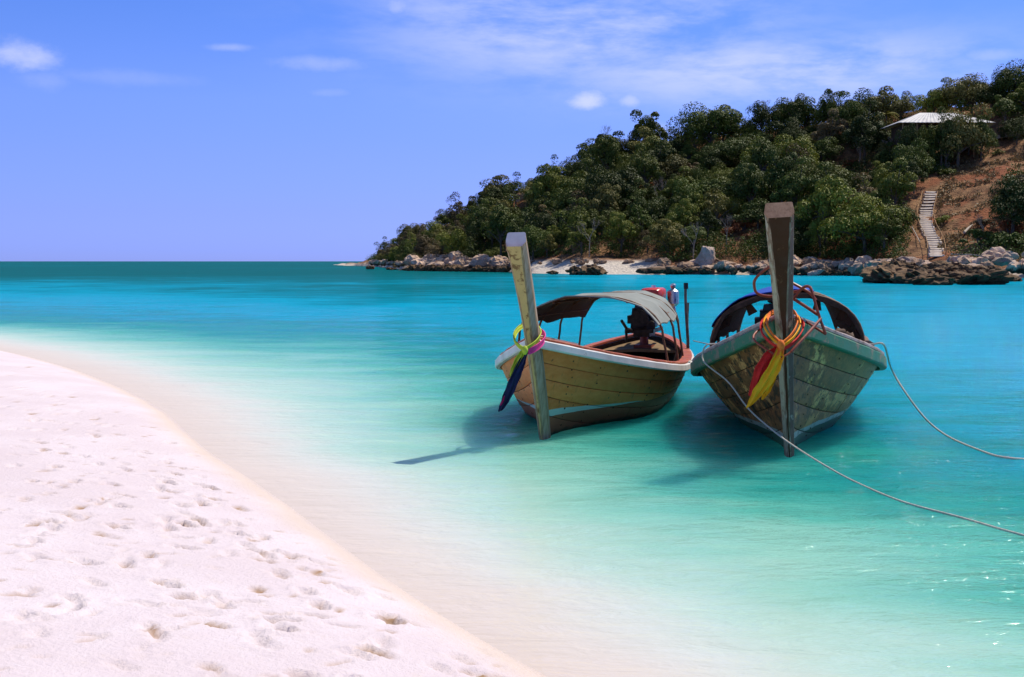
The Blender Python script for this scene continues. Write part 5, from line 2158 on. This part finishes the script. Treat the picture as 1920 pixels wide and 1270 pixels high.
# fence posts and rail along the path
fr_ = empty('path_fence', PP[8])
tag(fr_, 'rough wooden rail fence along the path below the house', 'fence')
prev = None
for i in range(6, len(PP), 3):
    t = (PP[min(i + 1, len(PP) - 1)] - PP[i - 1])
    nv = Vector((-t.y, t.x, 0)).normalized()
    if nv.y > 0:
        nv = -nv
    p = PP[i] + nv * 1.3 - PP[8]
    MB().tube([p + Vector((0, 0, -0.6)), p + Vector((0.03, 0, 1.0))], 0.05, 6).build('post', M['bamboo'], fr_, True)
    if prev is not None:
        MB().tube([prev + Vector((0, 0, 0.85)), p + Vector((0, 0, 0.85))], 0.035, 6).build('rail', M['bamboo'], fr_, True)
    prev = p


def house(px0, px1, py_eave, py_ridge, d, label):
    a, b_ = at_y(px0, py_eave, d), at_y(px1, py_eave + 2, d)
    Wd = b_.x - a.x
    D = 8.0
    cx = (a.x + b_.x) / 2
    ez = a.z
    rz = at_y((px0 + px1) / 2, py_ridge, d + D / 2).z
    gz_ = hz(cx, d)
    root = empty('hill_house', (cx, d, min(gz_, ez - 3)))
    tag(root, label, 'house')
    z0 = root.location.z
    e, r_ = ez - z0, rz - z0
    ov = 0.9
    wall_h0 = max(0.6, e - 2.8)
    wl = MB().box((0, D / 2, (wall_h0 + e) / 2), (Wd - 2.4, D - 1.6, e - wall_h0)).build('wall', M['housewall'], root)
    MB().box((0, D / 2 - 0.3, wall_h0 - 0.1), (Wd - 0.8, D + 0.6, 0.2)).build('veranda_floor', M['housewall'], root)
    hw, L0 = Wd / 2 + 0.2, Wd * 0.18
    # hipped roof in four slopes
    top = [Vector((-L0, D / 2, r_)), Vector((L0, D / 2, r_))]
    c = [Vector((-hw, -ov, e)), Vector((hw, -ov, e)), Vector((hw, D + ov, e)), Vector((-hw, D + ov, e))]
    for nm, q in (('roof_slope', [c[0], c[1], top[1], top[0]]), ('roof_slope', [c[1], c[2], top[1], top[1] + Vector((0, 0.01, 0))]), ('roof_slope', [c[2], c[3], top[0], top[1]]), ('roof_slope', [c[3], c[0], top[0], top[0] + Vector((0, 0.01, 0))])):
        # corrugated: rows from eave to ridge
        if nm:
            A, B_, C_, D_ = q
            n = 44
            P = []
            for i in range(n + 1):
                f = i / n
                lo = A.lerp(B_, f)
                hi = D_.lerp(C_, f)
                w_ = Vector((0, 0, 0.035 * (i % 2)))
                P.append([lo + w_, lo.lerp(hi, 0.5) + w_, hi + w_])
            MB().grid(P, 0, [[Vector((0, 0, -0.05))] * 3 for _ in P]).build(nm, M['roof'], root)
    for i in range(7):
        x = -Wd / 2 + 0.6 + (Wd - 1.2) * i / 6
        MB().box((x, -0.3, e / 2 - 0.4), (0.16, 0.16, e + 0.8)).build('veranda_post', M['bamboo'], root)
    MB().beam((-Wd / 2 + 0.6, -0.3, wall_h0 + 0.9), (Wd / 2 - 0.6, -0.3, wall_h0 + 0.9), 0.07, 0.09).build('veranda_rail', M['bamboo'], root)
    for i in range(4):
        x = -Wd / 2 + 2.6 + (Wd - 5.2) * i / 3
        f = MB().box((x, 0.78, wall_h0 + 1.5), (1.3, 0.08, 1.3)).build('window', M['bamboo'], root)
        MB().box((x, 0.72, wall_h0 + 1.5), (1.1, 0.06, 1.1)).build('pane', M['dark_glass'], f)
    return root


house(1684, 1860, 231, 212, 186.0, 'dark wooden house with pale sheet roof among the hilltop trees')
# trees partly hiding the house
for px, py, w, key, lm, lab in ((1842, 226, 50, 'round', 'leaf_dark', 'dark tree below the right eave of the house'), (1800, 200, 92, 'round', 'leaf_olive', 'olive tree rising over the right half of the roof'),
                                (1766, 214, 44, 'tall', 'leaf_dark', 'dark tree crossing the middle of the roof'), (1736, 233, 46, 'round', 'leaf_mid', 'mid green tree below the left half of the roof'), (1705, 238, 44, 'round', 'leaf_dark', 'dark tree below the left eave of the house'), (1775, 238, 50, 'round', 'leaf_dark', 'dark tree below the middle of the house')):
    d = 183.0
    R = {'round': 3.2, 'thin': 2.6, 'tall': 2.4}[key]
    sc = w / FOC * d / (2 * R * 0.92)
    p = at_y(px, py, d)
    h_ = (TREES[key][0][2] + 2.8) * sc
    g = hz(p.x, d)
    put_tree(Vector((p.x, d, min(g, p.z - h_))), key, lm, sc, lab, 'trees in front of the house', squash=max(1.0, (p.z - min(g, p.z - h_)) / h_))
# orange earth scar on the left slope, broken stone
p = at_hill(976, 380)
o = link('earth_scar', rock_mesh('earth_scar', 91, 3, 1.3))
o.data.materials.append(simple_mat('orange_earth', (0.50, 0.27, 0.14), (0.62, 0.38, 0.24), 0.8, 0.95, 0.6, 0.1))
o.location = p + Vector((0, -1.0, 1.2))
o.scale = (1.3, 0.9, 1.0)
tag(o, 'orange bare rock face among trees near the left skyline', 'rock')
# fallen grey trunk on the shore and a leaning pole by the stairs
for (a, b_, r, lab) in (((1705, 430), (1722, 462), 0.07, 'thin bare trunk leaning on the slope left of the stairs'), ((1805, 444), (1820, 430), 0.16, 'short pale log lying on the earth slope'), ((1780, 486), (1850, 489), 0.10, 'long bleached log lying over the boulders right of the stairs')):
    pa, pb = at_hill(*a), at_hill(*b_)
    pa, pb = pa + Vector((0, -0.5, 0.5)), pb + Vector((0, -0.5, 0.5))
    if pa and pb:
        o = MB().tube([Vector((0, 0, 0)), (pb - pa) * 0.5 + Vector((0, 0, 0.05)), pb - pa], [r, r * 0.85, r * 0.6], 7).build('fallen_log', simple_mat('bleached_log', (0.34, 0.28, 0.22), (0.52, 0.45, 0.38), 6, 0.9, 0.4, 0.02), None, True)
        o.location = pa
        tag(o, lab, 'log')
print('TREES', NTREE, 'ROCKS', NROCK)
